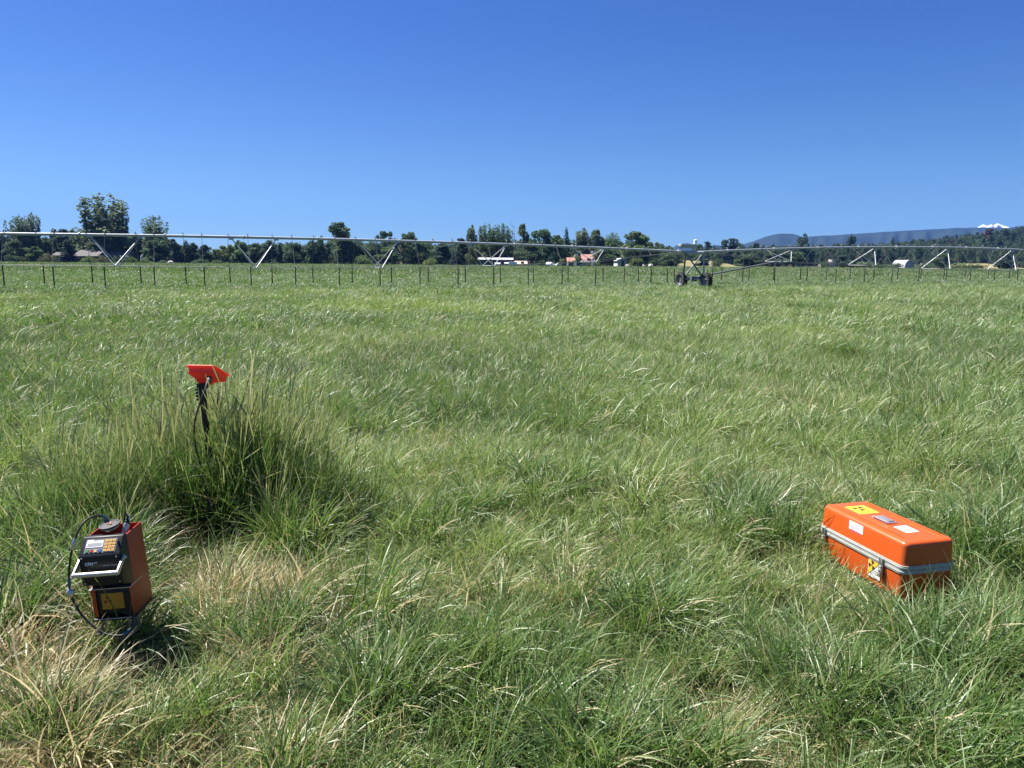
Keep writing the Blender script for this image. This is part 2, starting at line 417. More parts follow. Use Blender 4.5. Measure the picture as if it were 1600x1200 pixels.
# ------------------------------------------------------------------ instancer (points carry scale, turn, kind, tone, dryness)
def instancer(name, protos, pts, rot, scl, kind, mat=None, attrs=None):
    col = bpy.data.collections.new(name + '_kinds')           # not linked to the scene: only the instances show
    for i, me in enumerate(protos):
        col.objects.link(bpy.data.objects.new('%s_%02d' % (name, i), me))
    me = bpy.data.meshes.new(name); n = len(pts)
    me.vertices.add(n); me.vertices.foreach_set('co', np.asarray(pts, np.float32).ravel())
    def A(nm, t, arr, key):
        a = me.attributes.new(nm, t, 'POINT'); a.data.foreach_set(key, arr)
    A('rot', 'FLOAT_VECTOR', np.asarray(rot, np.float32).ravel(), 'vector')
    A('scl', 'FLOAT_VECTOR', np.asarray(scl, np.float32).ravel(), 'vector')
    A('which', 'INT', np.asarray(kind, np.int32), 'value')
    for k, v in (attrs or {}).items(): A(k, 'FLOAT', np.asarray(v, np.float32), 'value')
    me.update()
    o = link(name, me)
    ng = bpy.data.node_groups.new(name + '_scatter', 'GeometryNodeTree')
    ng.interface.new_socket('Geometry', in_out='INPUT', socket_type='NodeSocketGeometry')
    ng.interface.new_socket('Geometry', in_out='OUTPUT', socket_type='NodeSocketGeometry')
    gi = ng.nodes.new('NodeGroupInput'); go = ng.nodes.new('NodeGroupOutput')
    ci = ng.nodes.new('GeometryNodeCollectionInfo'); ci.inputs['Collection'].default_value = col
    ci.inputs['Separate Children'].default_value = True; ci.inputs['Reset Children'].default_value = True
    mp = ng.nodes.new('GeometryNodeMeshToPoints')
    ip = ng.nodes.new('GeometryNodeInstanceOnPoints'); ip.inputs['Pick Instance'].default_value = True
    def na(nm, t):
        x = ng.nodes.new('GeometryNodeInputNamedAttribute'); x.data_type = t; x.inputs['Name'].default_value = nm; return x.outputs['Attribute']
    er = ng.nodes.new('FunctionNodeEulerToRotation')
    ng.links.new(na('rot', 'FLOAT_VECTOR'), er.inputs[0])
    ng.links.new(gi.outputs[0], mp.inputs['Mesh']); ng.links.new(mp.outputs[0], ip.inputs['Points'])
    ng.links.new(ci.outputs[0], ip.inputs['Instance']); ng.links.new(na('which', 'INT'), ip.inputs['Instance Index'])
    ng.links.new(er.outputs[0], ip.inputs['Rotation']); ng.links.new(na('scl', 'FLOAT_VECTOR'), ip.inputs['Scale'])
    ng.links.new(ip.outputs[0], go.inputs[0])
    md = o.modifiers.new('scatter', 'NODES'); md.node_group = ng
    return o

# ------------------------------------------------------------------ grass
GM = grass_mat()
def tuft(name, n, rad, L, th0, bend, wid, segs, wind=0.6, dryfrac=0.0, seed=0, flat=False, heads=0, pw=1.4):
    """n curved tapering blades; L,th0,bend,wid are (lo,hi); wind pulls the azimuths to +X"""
    g = np.random.default_rng(seed)
    V = []; Fc = []; BL = []; HH = []; SD = []; base = 0
    rr = rad * np.sqrt(g.random(n)); ra = g.random(n) * 2 * math.pi
    for i in range(n):
        root = np.array([rr[i] * math.cos(ra[i]), rr[i] * math.sin(ra[i]), -0.015])
        az = g.random() * 2 * math.pi
        if not flat:
            d = np.array([math.cos(az), math.sin(az)]) + wind * np.array([1.0, -0.25]) + 0.5 * np.array([math.cos(ra[i]), math.sin(ra[i])]) * (rr[i] / rad)
            az = math.atan2(d[1], d[0])
        ln = g.uniform(*L); t0 = g.uniform(*th0); bd = g.uniform(*bend); wd = g.uniform(*wid)
        isdry = 1.0 if g.random() < dryfrac else 0.0
        head = heads and i < heads
        if head: ln *= 1.25; t0 *= .5; bd *= .55; wd *= .45
        bl = g.random(); tw = g.uniform(-1.3, 1.3); side = g.uniform(-.5, .5)
        p = root.copy(); ns = segs + (3 if head else 0)
        kink = g.random() < 0.12
        for s in range(ns + 1):
            u = s / ns
            th = t0 + bd * u ** pw + (0.7 if kink and u > .6 else 0)
            if flat: th = 1.25 + 0.5 * math.sin(u * 3 + tw * 3) * .6
            a = az + side * u + (tw * u * 1.3 if flat else 0)
            dirv = np.array([math.sin(th) * math.cos(a), math.sin(th) * math.sin(a), math.cos(th)])
            if s: p = p + dirv * ln / ns
            sv = np.array([-math.sin(a), math.cos(a), 0.0]); nv = np.cross(dirv, sv)
            ta = tw * u * .8 + tw * .3; sv = sv * math.cos(ta) + nv * math.sin(ta)
            if head:
                wv = wd * .5 if u < .72 else wd * 2.6 * (0.35 + math.sin(math.pi * min(1, (u - .72) / .28)) * .8)
            else:
                wv = wd * (0.75 + .35 * u if u < .35 else 0.87 * (1 - ((u - .35) / .65) ** 1.8) + .03)
            V += [p - sv * wv / 2, p + sv * wv / 2]
            BL += [bl, bl]; HH += [u, u]; SD += [max(isdry, 0.34 if head and u > .7 else 0)] * 2
        for s in range(ns):
            q = base + 2 * s; Fc.append([q, q + 1, q + 3, q + 2])
        base += 2 * (ns + 1)
    me = bpy.data.meshes.new(name); me.from_pydata([tuple(v) for v in V], [], Fc)
    for nm, arr in (('bl', BL), ('hh', HH), ('sd', SD)):
        a = me.attributes.new(nm, 'FLOAT', 'POINT'); a.data.foreach_set('value', np.array(arr, np.float32))
    me.materials.append(GM); me.polygons.foreach_set('use_smooth', [True] * len(me.polygons)); me.update()
    return me

protos = []
LUSH = range(0, 5)
for k in range(5): protos.append(tuft('tuft', 75, .085, (.20, .44), (.05, .55), (.3, 1.7), (.0040, .0080), 6, .55, .025, 100 + k))
TURF = range(5, 9)
for k in range(4): protos.append(tuft('tuft', 210, .15, (.09, .25), (.05, .7), (.1, 1.3), (.0030, .0062), 5, .5, .05, 200 + k))
STRAW = range(9, 12)
for k in range(3): protos.append(tuft('tuft', 160, .17, (.12, .36), (.9, 1.4), (.2, .6), (.0022, .005), 6, .2, .92, 300 + k, flat=True))
TALL = range(12, 15)
for k in range(3): protos.append(tuft('tuft', 95, .12, (.32, .66), (.02, .30), (.1, .9), (.0032, .0068), 7, .5, .03, 400 + k, heads=18, pw=2.0))
MID = range(15, 19)
for k in range(4): protos.append(tuft('tuft', 230, .27, (.15, .36), (.1, .8), (.3, 1.6), (.006, .012), 4, .7, .02, 500 + k))
FAR = range(19, 22)
for k in range(3): protos.append(tuft('tuft', 240, .66, (.16, .34), (.1, .8), (.3, 1.5), (.011, .02), 3, .8, .02, 600 + k))
CROP = range(22, 25)
for k in range(3): protos.append(tuft('tuft', 130, 1.3, (.22, .34), (.05, .5), (.2, 1.0), (.03, .05), 2, .5, .02, 700 + k))

# line of the irrigation machine on the ground (world), grass is darker beyond it
PIV_A = on_depth(0, 402, 33.0); PIV_B = on_depth(1085, 410, 46.6)
PIV_D = Vector((PIV_B.x - PIV_A.x, PIV_B.y - PIV_A.y)).normalized()
def beyond(x, y):
    return (np.asarray(y) - PIV_A.y) * PIV_D.x - (np.asarray(x) - PIV_A.x) * PIV_D.y      # metres past the line

# measured places
CASE_C = Vector((1.917, 3.806, 0)); CASE_RZ = math.atan2(-.968, .25)     # length axis
GAUGE_P = Vector((-1.535, 2.87, 0.0)); GAUGE_Z = 0.205
STAKE_T = on_depth(316, 601, 4.55)

pts = []; rot = []; scl = []; knd = []; ton = []; dr = []
case_u = Vector((.25, -.968)); case_n = Vector((-.968, -.25))
def in_case(x, y, m=0.0):
    dx, dy = x - CASE_C.x, y - CASE_C.y
    a = dx * case_u.x + dy * case_u.y; b = dx * case_n.x + dy * case_n.y
    return (np.abs(a) < .325 + m) & (np.abs(b) < .152 + m)

def dryness(x, y):
    d = 0.025 + 0.22 * sstep(.60, .82, fbm(x, y, 1.5, 20)) * (1 - .6 * sstep(6, 14, y))
    for (cx, cy, r, a) in ((-1.75, 2.45, .45, .75), (-1.55, 2.2, .40, .8), (-1.2, 3.3, .36, .75), (-1.5, 2.72, .3, .6), (-.1, 3.45, .34, .32), (.25, 3.55, .28, .3), (-.35, 3.3, .28, .25), (1.5, 3.5, .25, .28),
                           (.35, 2.35, .3, .3), (-1.9, 2.75, .38, .8), (-1.45, 2.5, .33, .75), (-1.25, 2.2, .3, .6), (.7, 2.45, .3, .4), (-.75, 2.3, .3, .4), (1.2, 2.6, .25, .3), (-.95, 3.0, .35, .6)):
        d = np.maximum(d, a * np.exp(-((x - cx) ** 2 + (y - cy) ** 2) / (r * r)))
    return d

STAKE_X, STAKE_Y = on_z(339.5, 836, 0.0).x, on_z(339.5, 836, 0.0).y
TALL_C = (-1.78, 4.52)
def tallness(x, y):
    rx = x - TALL_C[0] + .35 * (fbm(x, y, .5, 12) - .5); ry = y - TALL_C[1] + .35 * (fbm(x, y, .5, 13) - .5)
    k = np.exp(-((rx / .60) ** 2 + (ry / .74) ** 2) ** 1.5)
    return k * (.5 + .5 * sstep(.3, .55, fbm(x, y, .7, 77))) * corridor(x, y)
def corridor(x, y):
    # nothing tall stands right in front of the stake
    side = x - STAKE_X * y / STAKE_Y
    return 1 - (1 - sstep(.20, .42, side)) * (1 - sstep(.34, .66, -side)) * (y < STAKE_Y + .06)

def scatter(y0, y1, dens, kinds, s=(.8, 1.25), zs=(.85, 1.2), tone_b=0.0, dry_b=0.0, keep=None, tilt=.12, xm=.74, x0=1.3, rzr=.75, modulate=None, dry_k=1.0):
    area = (y1 - y0) * (xm * (y1 + y0) + 2 * x0)
    n = int(area * dens)
    # sample y by trapezoid width
    yy = rng.uniform(y0, y1, n * 2); wd = xm * yy + x0; ok = rng.random(n * 2) < wd / (xm * y1 + x0)
    yy = yy[ok]; wd = wd[ok]; want = int(n); yy = yy[:want]; wd = wd[:want]
    xx = rng.uniform(-1, 1, len(yy)) * wd
    m = np.ones(len(yy), bool)
    if keep is not None: m &= rng.random(len(yy)) < keep(xx, yy)
    m &= ~in_case(xx, yy, .02)
    m &= np.hypot(xx, yy) > .75
    xx, yy = xx[m], yy[m]; n = len(xx)
    if n == 0: return
    zz = ground_h(xx, yy)
    sc1 = rng.uniform(s[0], s[1], n)
    if modulate is not None: sc1 = sc1 * modulate(xx, yy)
    zf = rng.uniform(zs[0], zs[1], n)
    pts.append(np.stack([xx, yy, zz], 1))
    wind_a = (fbm(xx, yy, 1.9, 90) - .5) * 4.2 + rng.normal(0, .55, n) * (rzr / .75)      # gusts lay the blades over in swirls
    rot.append(np.stack([rng.normal(0, tilt, n), rng.normal(0, tilt, n), wind_a], 1))
    scl.append(np.stack([sc1, sc1, sc1 * zf], 1))
    knd.append(rng.choice(np.array(list(kinds)), n))
    far = sstep(-.6, .6, beyond(xx, yy))
    t = 0.50 + 1.1 * (fbm(xx, yy, 2.2, 31) - .5) + 1.0 * (fbm(xx, yy, 7.0, 44) - .5) + rng.normal(0, .10, n) + tone_b
    t = t * (1 - far) + far * (.16 + .3 * (fbm(xx, yy * .4, 9, 3) - .5) + rng.normal(0, .05, n))
    ton.append(np.clip(t, 0, 1))
    dr.append(np.clip(dryness(xx, yy) * (1 - .7 * far) * dry_k + dry_b, 0, 1))

clump = lambda x, y: sstep(.42, .68, fbm(x, y, .85, 60))          # long-bladed tufts gather in clumps
shortz = lambda x, y: 1 - .75 * np.exp(-((x - 1.55) ** 2 + (y - 3.65) ** 2) / .42 ** 2)
notall = lambda x, y: (1 - .85 * tallness(x, y)) * np.where(y > 3.5, corridor(x, y), 1.0)
hmod = lambda x, y: (.42 + .95 * fbm(x, y, 1.1, 60)) * (.55 + .45 * shortz(x, y))
lowfront = lambda x, y: np.where(y > 3.6, .45 + .55 * corridor(x, y), 1.0)
gaugez = lambda x, y: 1 - .8 * np.exp(-((x + 1.5) ** 2 + (y - 2.62) ** 2) / .34 ** 2)
# foreground
scatter(.7, 7.0, 44, TURF, (.7, 1.15), (.75, 1.2), tone_b=.20, keep=lambda x, y: .7 + .3 * shortz(x, y), modulate=lambda x, y: (.82 + .18 * shortz(x, y)) * (.7 + .55 * fbm(x, y, 1.1, 60)) * lowfront(x, y))
scatter(.7, 7.0, 50, LUSH, (.65, 1.2), (.8, 1.15), keep=lambda x, y: (.16 + .84 * clump(x, y)) * shortz(x, y) * notall(x, y) * gaugez(x, y), modulate=hmod, tone_b=.12)
scatter(.7, 7.0, 32, STRAW, (.6, 1.1), (.6, 1.2), dry_b=.5, keep=lambda x, y: sstep(.16, .6, dryness(x, y)) * .95 + .10)
# middle distance
scatter(7.0, 16, 24, TURF, (1.1, 1.7), (.8, 1.2))
scatter(7.0, 16, 22, LUSH, (.75, 1.25), (.75, 1.1), keep=lambda x, y: .3 + .7 * clump(x, y), modulate=lambda x, y: .5 + .9 * fbm(x, y, 1.4, 60))
scatter(7.0, 30, 6.6, MID, (.8, 1.3), (.7, 1.2), modulate=lambda x, y: .5 + 1.0 * fbm(x, y, 1.8, 60))
near_side = lambda x, y: 1 - sstep(-.3, .6, beyond(x, y))
scatter(16, 58, 4.0, FAR, (.7, 1.15), (.7, 1.2), modulate=lambda x, y: .5 + 1.0 * fbm(x, y, 2.6, 60), keep=near_side, tone_b=.10)
scatter(16, 58, 1.3, MID, (1.1, 1.6), (.8, 1.2), keep=lambda x, y: near_side(x, y) * (.3 + .7 * clump(x * .5, y * .5)), tone_b=.14)
far_side = lambda x, y: sstep(-.3, .6, beyond(x, y))
scatter(28, 90, 1.8, FAR, (.8, 1.1), (.8, 1.05), keep=far_side)
scatter(80, 250, .55, CROP, (.9, 1.2), (.8, 1.1), keep=far_side, xm=.72, x0=4)
# the tall stand round the sensor stake
scatter(3.3, 6.4, 165, TALL, (.75, 1.25), (.9, 1.2), tone_b=-.22, modulate=lambda x, y: 2 * .41 + .26 * np.minimum(1, tallness(x, y) / np.maximum(corridor(x, y), .2)) - .25 * (1 - corridor(x, y)), dry_b=.0, keep=lambda x, y: tallness(x, y), tilt=.13, rzr=.7, dry_k=.35)
scatter(3.0, 6.0, 160, LUSH, (.9, 1.3), (.8, 1.1), tone_b=.0, dry_b=.05, keep=lambda x, y: .7 * corridor(x, y) * np.exp(-(((x - TALL_C[0]) / .75) ** 2 + ((y - TALL_C[1] + .35) / .95) ** 2) ** 1.5), tilt=.25, rzr=.5)
# big single tufts seen in the photograph
def clumps(lst):
    for (px, py, rad, n, s, tb) in lst:
        c = on_z(px, py, 0.05)
        for _ in range(max(3, int(n * .8))):
            a = rng.random() * 6.283; r = rad * 1.25 * math.sqrt(rng.random())
            x, y = c.x + r * math.cos(a), c.y + r * math.sin(a)
            if in_case(np.array([x]), np.array([y]), .03)[0]: continue
            pts.append(np.array([[x, y, float(ground_h(x, y))]])); k = s * rng.uniform(.68, 1.08)
            rot.append(np.array([[rng.normal(0, .1), rng.normal(0, .1), rng.uniform(-.6, .6) * math.pi]])); scl.append(np.array([[k, k, k * rng.uniform(.9, 1.15)]]))
            knd.append(np.array([rng.integers(0, 5)])); ton.append(np.array([np.clip(.60 + tb + rng.normal(0, .12), 0, 1)])); dr.append(np.array([.05]))
clumps([(580, 1090, .12, 12, 1.05, -.05), (870, 1160, .16, 16, 1.05, 0), (1270, 1070, .17, 20, 1.1, -.05), (1480, 1010, .2, 18, 1.05, -.05), (1560, 880, .22, 22, 1.25, -.1),
        (1190, 830, .16, 14, 1.05, -.15), (1160, 790, .16, 12, 1.0, -.15), (1000, 960, .15, 10, .95, 0), (400, 1000, .12, 8, .9, -.15), (40, 960, .22, 20, 1.2, -.15), (60, 850, .25, 20, 1.2, 0),
        (340, 990, .10, 8, .8, -.1), (700, 800, .2, 12, 1.05, -.1), (850, 760, .3, 18, 1.1, -.1), (1420, 700, .3, 16, 1.2, -.2), (1550, 760, .3, 20, 1.2, -.1), (950, 640, .5, 22, 1.1, .2),
        (60, 1150, .12, 10, .9, .1), (1050, 1190, .14, 12, 1.0, 0), (1500, 1150, .15, 14, 1.0, 0), (250, 1140, .12, 8, .9, .1), (230, 1000, .05, 3, .9, -.2), (205, 1010, .05, 3, 1.0, -.2)])

GP, GR, GS, GK = np.concatenate(pts), np.concatenate(rot), np.concatenate(scl), np.concatenate(knd)
print('grass tufts', len(GP))
grass = instancer('grass', protos, GP, GR, GS, GK, attrs={'tone': np.concatenate(ton), 'dry': np.concatenate(dr)})
tag(grass, kind='stuff')

# ------------------------------------------------------------------ shared materials
M_ORANGE = simple('orange_shell', (0.56, 0.082, 0.010), rough=0.38, var=0.05, scale=8, dirt=(0.40, 0.10, 0.03), dirt_amt=0.5, bump=0.03, scuff=(.55, .24, .12), scuff_amt=.45)
M_RED = simple('red_paint', (0.42, 0.038, 0.011), rough=0.42, var=0.06, scale=25, dirt=(0.22, 0.035, 0.02), dirt_amt=0.5, scuff=(.45, .2, .14), scuff_amt=.22)
M_BLACK = simple('black_enamel', (0.009, 0.010, 0.012), rough=0.42, spec=0.3, var=0.3, scale=40, scuff=(.035, .034, .033), scuff_amt=.4)
M_RUBBER = simple('black_rubber', (0.014, 0.014, 0.015), rough=0.6, var=0.3, scale=60)
M_TYRE = simple('tyre_rubber', (0.030, 0.029, 0.027), rough=0.85, var=0.3, scale=12, dirt=(0.14, 0.115, 0.08), dirt_amt=0.6)
M_ALU = simple('brushed_aluminium', (0.46, 0.46, 0.44), rough=0.38, metal=0.7, var=0.1, scale=60)
M_GALV = simple('galvanised_steel', (0.42, 0.44, 0.46), rough=0.48, metal=0.25, var=0.22, scale=3.0, dirt=(0.32, 0.31, 0.28), dirt_amt=0.5)
M_GALVD = simple('weathered_steel', (0.20, 0.21, 0.215), rough=0.6, metal=0.4, var=0.25, scale=4.0)
M_BAND = simple('grey_band', (0.42, 0.42, 0.39), rough=0.45, metal=0.0, var=0.1, scale=50, dirt=(0.22, 0.2, 0.16), dirt_amt=0.4)
M_WHITE = simple('white_sticker', (0.80, 0.79, 0.80), rough=0.5, var=0.03)
M_YELLOW = simple('yellow_sticker', (0.80, 0.47, 0.03), rough=0.45, var=0.08, scale=20)
M_INK = simple('black_ink', (0.02, 0.02, 0.02), rough=0.6)
M_PURPLE = simple('violet_ink', (0.30, 0.10, 0.26), rough=0.6)
M_DARKRED = simple('dark_red_ink', (0.22, 0.03, 0.02), rough=0.6)
M_AMBER = simple('amber_ink', (0.50, 0.20, 0.02), rough=0.6)
M_LCD = simple('display_glass', (0.36, 0.38, 0.38), rough=0.15)
M_PANEL = simple('keypad_panel', (0.16, 0.17, 0.18), rough=0.4)
M_KEY = simple('amber_key', (0.66, 0.40, 0.11), rough=0.45)
M_GREEN = simple('green_key', (0.01, 0.20, 0.07), rough=0.4); M_BLUE = simple('blue_key', (0.01, 0.08, 0.36), rough=0.4); M_REDK = simple('red_key', (0.35, 0.02, 0.01), rough=0.4)
M_BTAPE = simple('blue_tape', (0.02, 0.10, 0.20), rough=0.4)
M_HEAD = simple('signal_orange_plastic', (1.0, 0.115, 0.06), rough=0.40, var=0.03, scale=30)
_b = [n for n in M_HEAD.node_tree.nodes if n.type == 'BSDF_PRINCIPLED'][0]; _nt = M_HEAD.node_tree; _o = [n for n in _nt.nodes if n.type == 'OUTPUT_MATERIAL'][0]          # thin day-glow plastic lets light through
_t = _nt.nodes.new('ShaderNodeBsdfTranslucent'); _t.inputs['Color'].default_value = (1.0, 0.16, 0.07, 1); _m = _nt.nodes.new('ShaderNodeMixShader'); _m.inputs['Fac'].default_value = 0.4
_nt.links.new(_b.outputs[0], _m.inputs[1]); _nt.links.new(_t.outputs[0], _m.inputs[2]); _nt.links.new(_m.outputs[0], _o.inputs['Surface'])

# ------------------------------------------------------------------ orange transport case
def build_case():
    root = empty('transport_case', (CASE_C.x, CASE_C.y, 0.012), CASE_RZ)
    tag(root, 'bright orange hard transport case with grey metal band and warning stickers lying in the grass', 'case')
    L, W = .625, .292; top = .291; b0, b1 = .137, .177
    def rbox(z0, z1, l, wd, r, top_r, seg=4):
        rings = []
        def ring(z, ins):
            rr = max(.004, r - ins * .5); a, b = l / 2 - ins, wd / 2 - ins; pts_ = []
            for (sx, sy, st) in ((1, 1, 0), (-1, 1, 90), (-1, -1, 180), (1, -1, 270)):
                for k in range(7):
                    t = R(st + 90 * k / 6); pts_.append(Vector((sx * (a - rr) + rr * math.cos(t), sy * (b - rr) + rr * math.sin(t), z)))
            return pts_
        prof = [(z0, .004)]
        if top_r > 0:
            prof = [(z0, .0)]
            for k in range(seg + 2):
                t = R(90 * k / (seg + 1)); prof.append((z1 - top_r + top_r * math.sin(t), .004 + top_r * (1 - math.cos(t))))
        elif top_r < 0:
            q = -top_r; prof = []
            for k in range(seg + 2):
                t = R(90 * k / (seg + 1)); prof.append((z0 + q - q * math.cos(t), .004 + q * (1 - math.sin(t))))
            prof.append((z1, 0))
        else: prof = [(z0, 0), (z1, 0)]
        return [ring(z, i) for z, i in prof]
    mb = MB(); mb.loft(rbox(b1 - .002, top, L, W, .032, .020))
    # long pressed ribs on the top
    for sy in (-1, 1):
        y = sy * .102
        mb.loft([[Vector((x, y - .007 * s_ , top - .002)), Vector((x, y - .004 * s_, top + .008 * s_)), Vector((x, y + .004 * s_, top + .008 * s_)), Vector((x, y + .007 * s_, top - .002))] for x, s_ in ((-.268, .2), (-.255, 1), (.25, 1), (.264, .2))])
    for (x, y) in ((-.245, .10), (-.245, -.10), (-.01, -.065), (-.235, 0)):
        mb.lathe([(0, .0012), (.005, .0012), (.006, 0)], (x, y, top - .0002), (0, 0, 1), 10)
    lid = mb.build('lid', M_ORANGE, root)
    mb = MB(); mb.loft(rbox(0, b0 + .002, L, W, .032, -.02)); base = mb.build('case_base', M_ORANGE, root)
    mid = (b0 + b1) / 2
    mb = MB()
    for (z0, z1) in ((b0, mid - .0012), (mid + .0012, b1)):
        h = z1 - z0
        for dz, ex_ in ((0, .0035),):
            mb.loft(rbox(z0, z1, L + .010, W + .010, .036, 0))
        mb.loft(rbox(z0 + h * .40, z0 + h * .6, L + .0145, W + .0145, .038, 0))
    mb.build('band', M_BAND, root)
    yl = -W / 2                                            # left long face is local -Y
    for x in (-.262, .178):
        mb = MB()
        mb.box((x, yl - .0085, mid - .002), (.022, .007, .030), 0, .002)
        mb.box((x, yl - .0105, b0 - .034), (.026, .016, .062), 0, .005)
        mb.tube([(x - .010, yl - .013, mid + .014), (x - .010, yl - .019, b0 - .01), (x + .010, yl - .019, b0 - .01), (x + .010, yl - .013, mid + .014)], .0022, 6)
        mb.box((x, yl - .020, b0 - .050), (.018, .006, .022), 0, .002)
        mb.lathe([(0, .006), (.006, .005), (.008, 0)], (x, yl - .0185, b0 - .028), (0, -1, 0), 10)
        mb.build('latch', M_ALU, root)
    # carrying handle on its dish
    mb = MB()
    mb.box((.0, -.004, top + .0025), (.115, .068, .005), 0, .002)
    mb.box((.0, -.004, top + .0075), (.085, .05, .006), 0, .0028)
    mb.tube([(-.045, -.030, top + .008), (-.038, -.040, top + .013), (.050, -.040, top + .013), (.064, -.032, top + .011), (.066, -.004, top + .010)], .0038, 8)
    mb.build('carry_handle', M_ALU, root)
    # stickers
    def sticker(name, o, u, v, mats, draw):
        mb = MB(); u, v = Vector(u), Vector(v); n = u.cross(v).normalized(); o = Vector(o)
        q = [o, o + u, o + u + v, o + v]
        mb.add([p + n * .0007 for p in q] + [p - n * .001 for p in q], [[0, 1, 2, 3], [0, 4, 5, 1], [1, 5, 6, 2], [2, 6, 7, 3], [3, 7, 4, 0]], 0)
        draw(mb, o + n * .0007, u, v); return mb.build(name, mats, root, smooth=0)
    def bars(mb, o, u, v, x0, x1, rows, mi, h=.35, ragged=True):
        for k, y in enumerate(rows):
            e = x1 - (random.uniform(0, .22) if ragged else 0); x = x0 + (random.uniform(0, .06) if ragged else 0)
            n = u.cross(v).normalized() * .0005
            while x < e:
                wd = random.uniform(.05, .14); s_ = (rows[1] - rows[0]) if len(rows) > 1 else .08
                mb.add([o + n + u * x + v * y, o + n + u * min(e, x + wd) + v * y, o + n + u * min(e, x + wd) + v * (y + abs(s_) * h), o + n + u * x + v * (y + abs(s_) * h)], [[0, 1, 2, 3]], mi)
                x += wd + .025
    # white printed label on the long side of the lid
    def d1(mb, o, u, v):
        bars(mb, o, u, v, .30, .72, [.86], 2)
        bars(mb, o, u, v, .1, .94, [.42, .48, .54, .60, .66, .72, .78], 1)
        bars(mb, o, u, v, .1, .9, [.13, .19, .25, .31], 2, .25)
    sticker('printed_label', (-.085, yl + .0030, b1 + .003), (.104, 0, 0), (0, 0, .094), [M_WHITE, M_PURPLE, M_INK], d1)['label'] = 'white printed label on the long side of the lid'
    # square placard split along its diagonal: yellow with the trefoil, white with fine print
    def dp(mb, o, u, v):
        n = u.cross(v).normalized() * .0006
        mb.add([o + u * .03 + v * .97 + n, o + u * .03 + v * .06 + n, o + u * .94 + v * .97 + n], [[0, 1, 2]], 1)
        mb.add([o + u * .03 + v * .03 + n * 1.4, o + u * .97 + v * .97 + n * 1.4, o + u * .95 + v * .99 + n * 1.4, o + u * .01 + v * .05 + n * 1.4], [[0, 1, 2, 3]], 2)
        trefoil(mb, o + u * .31 + v * .68, u, v, .024, 2, .0012, R(-15))
        d_ = (u + v).normalized() * .07; e_ = (u - v).normalized() * .007
        for k in range(4): q = o + u * (.38 + .11 * k) + v * (.22 - .0 * k) + e_ * k * .2; mb.quad(q + n * 1.3, d_ * (.55 - .1 * k), e_ * .3, 2)
    sticker('placard', (.080, yl - .0006, .046), (.086, 0, 0), (0, 0, .088), [M_WHITE, M_YELLOW, M_INK], dp)['label'] = 'yellow and white radiation placard half hidden behind the near latch'
    def d2(mb, o, u, v):
        trefoil(mb, o + u * .34 + v * .50, u, v, .033, 1, .0006, R(40))
        bars(mb, o, u, v, .60, .92, [.2, .3, .4, .5, .6, .7], 1, .4)
    sticker('warning_label', (-.235, -.062, top), (.125, 0, 0), (0, .120, 0), [M_YELLOW, M_INK], d2)['label'] = 'yellow radiation warning label on the far end of the lid'
    def d3(mb, o, u, v): bars(mb, o, u, v, .42, .6, [.5], 1, .5)
    sticker('blank_label', (.095, -.030, top), (.090, 0, 0), (0, .074, 0), [M_WHITE, M_AMBER], d3)['label'] = 'small white label on the near end of the lid'
build_case()

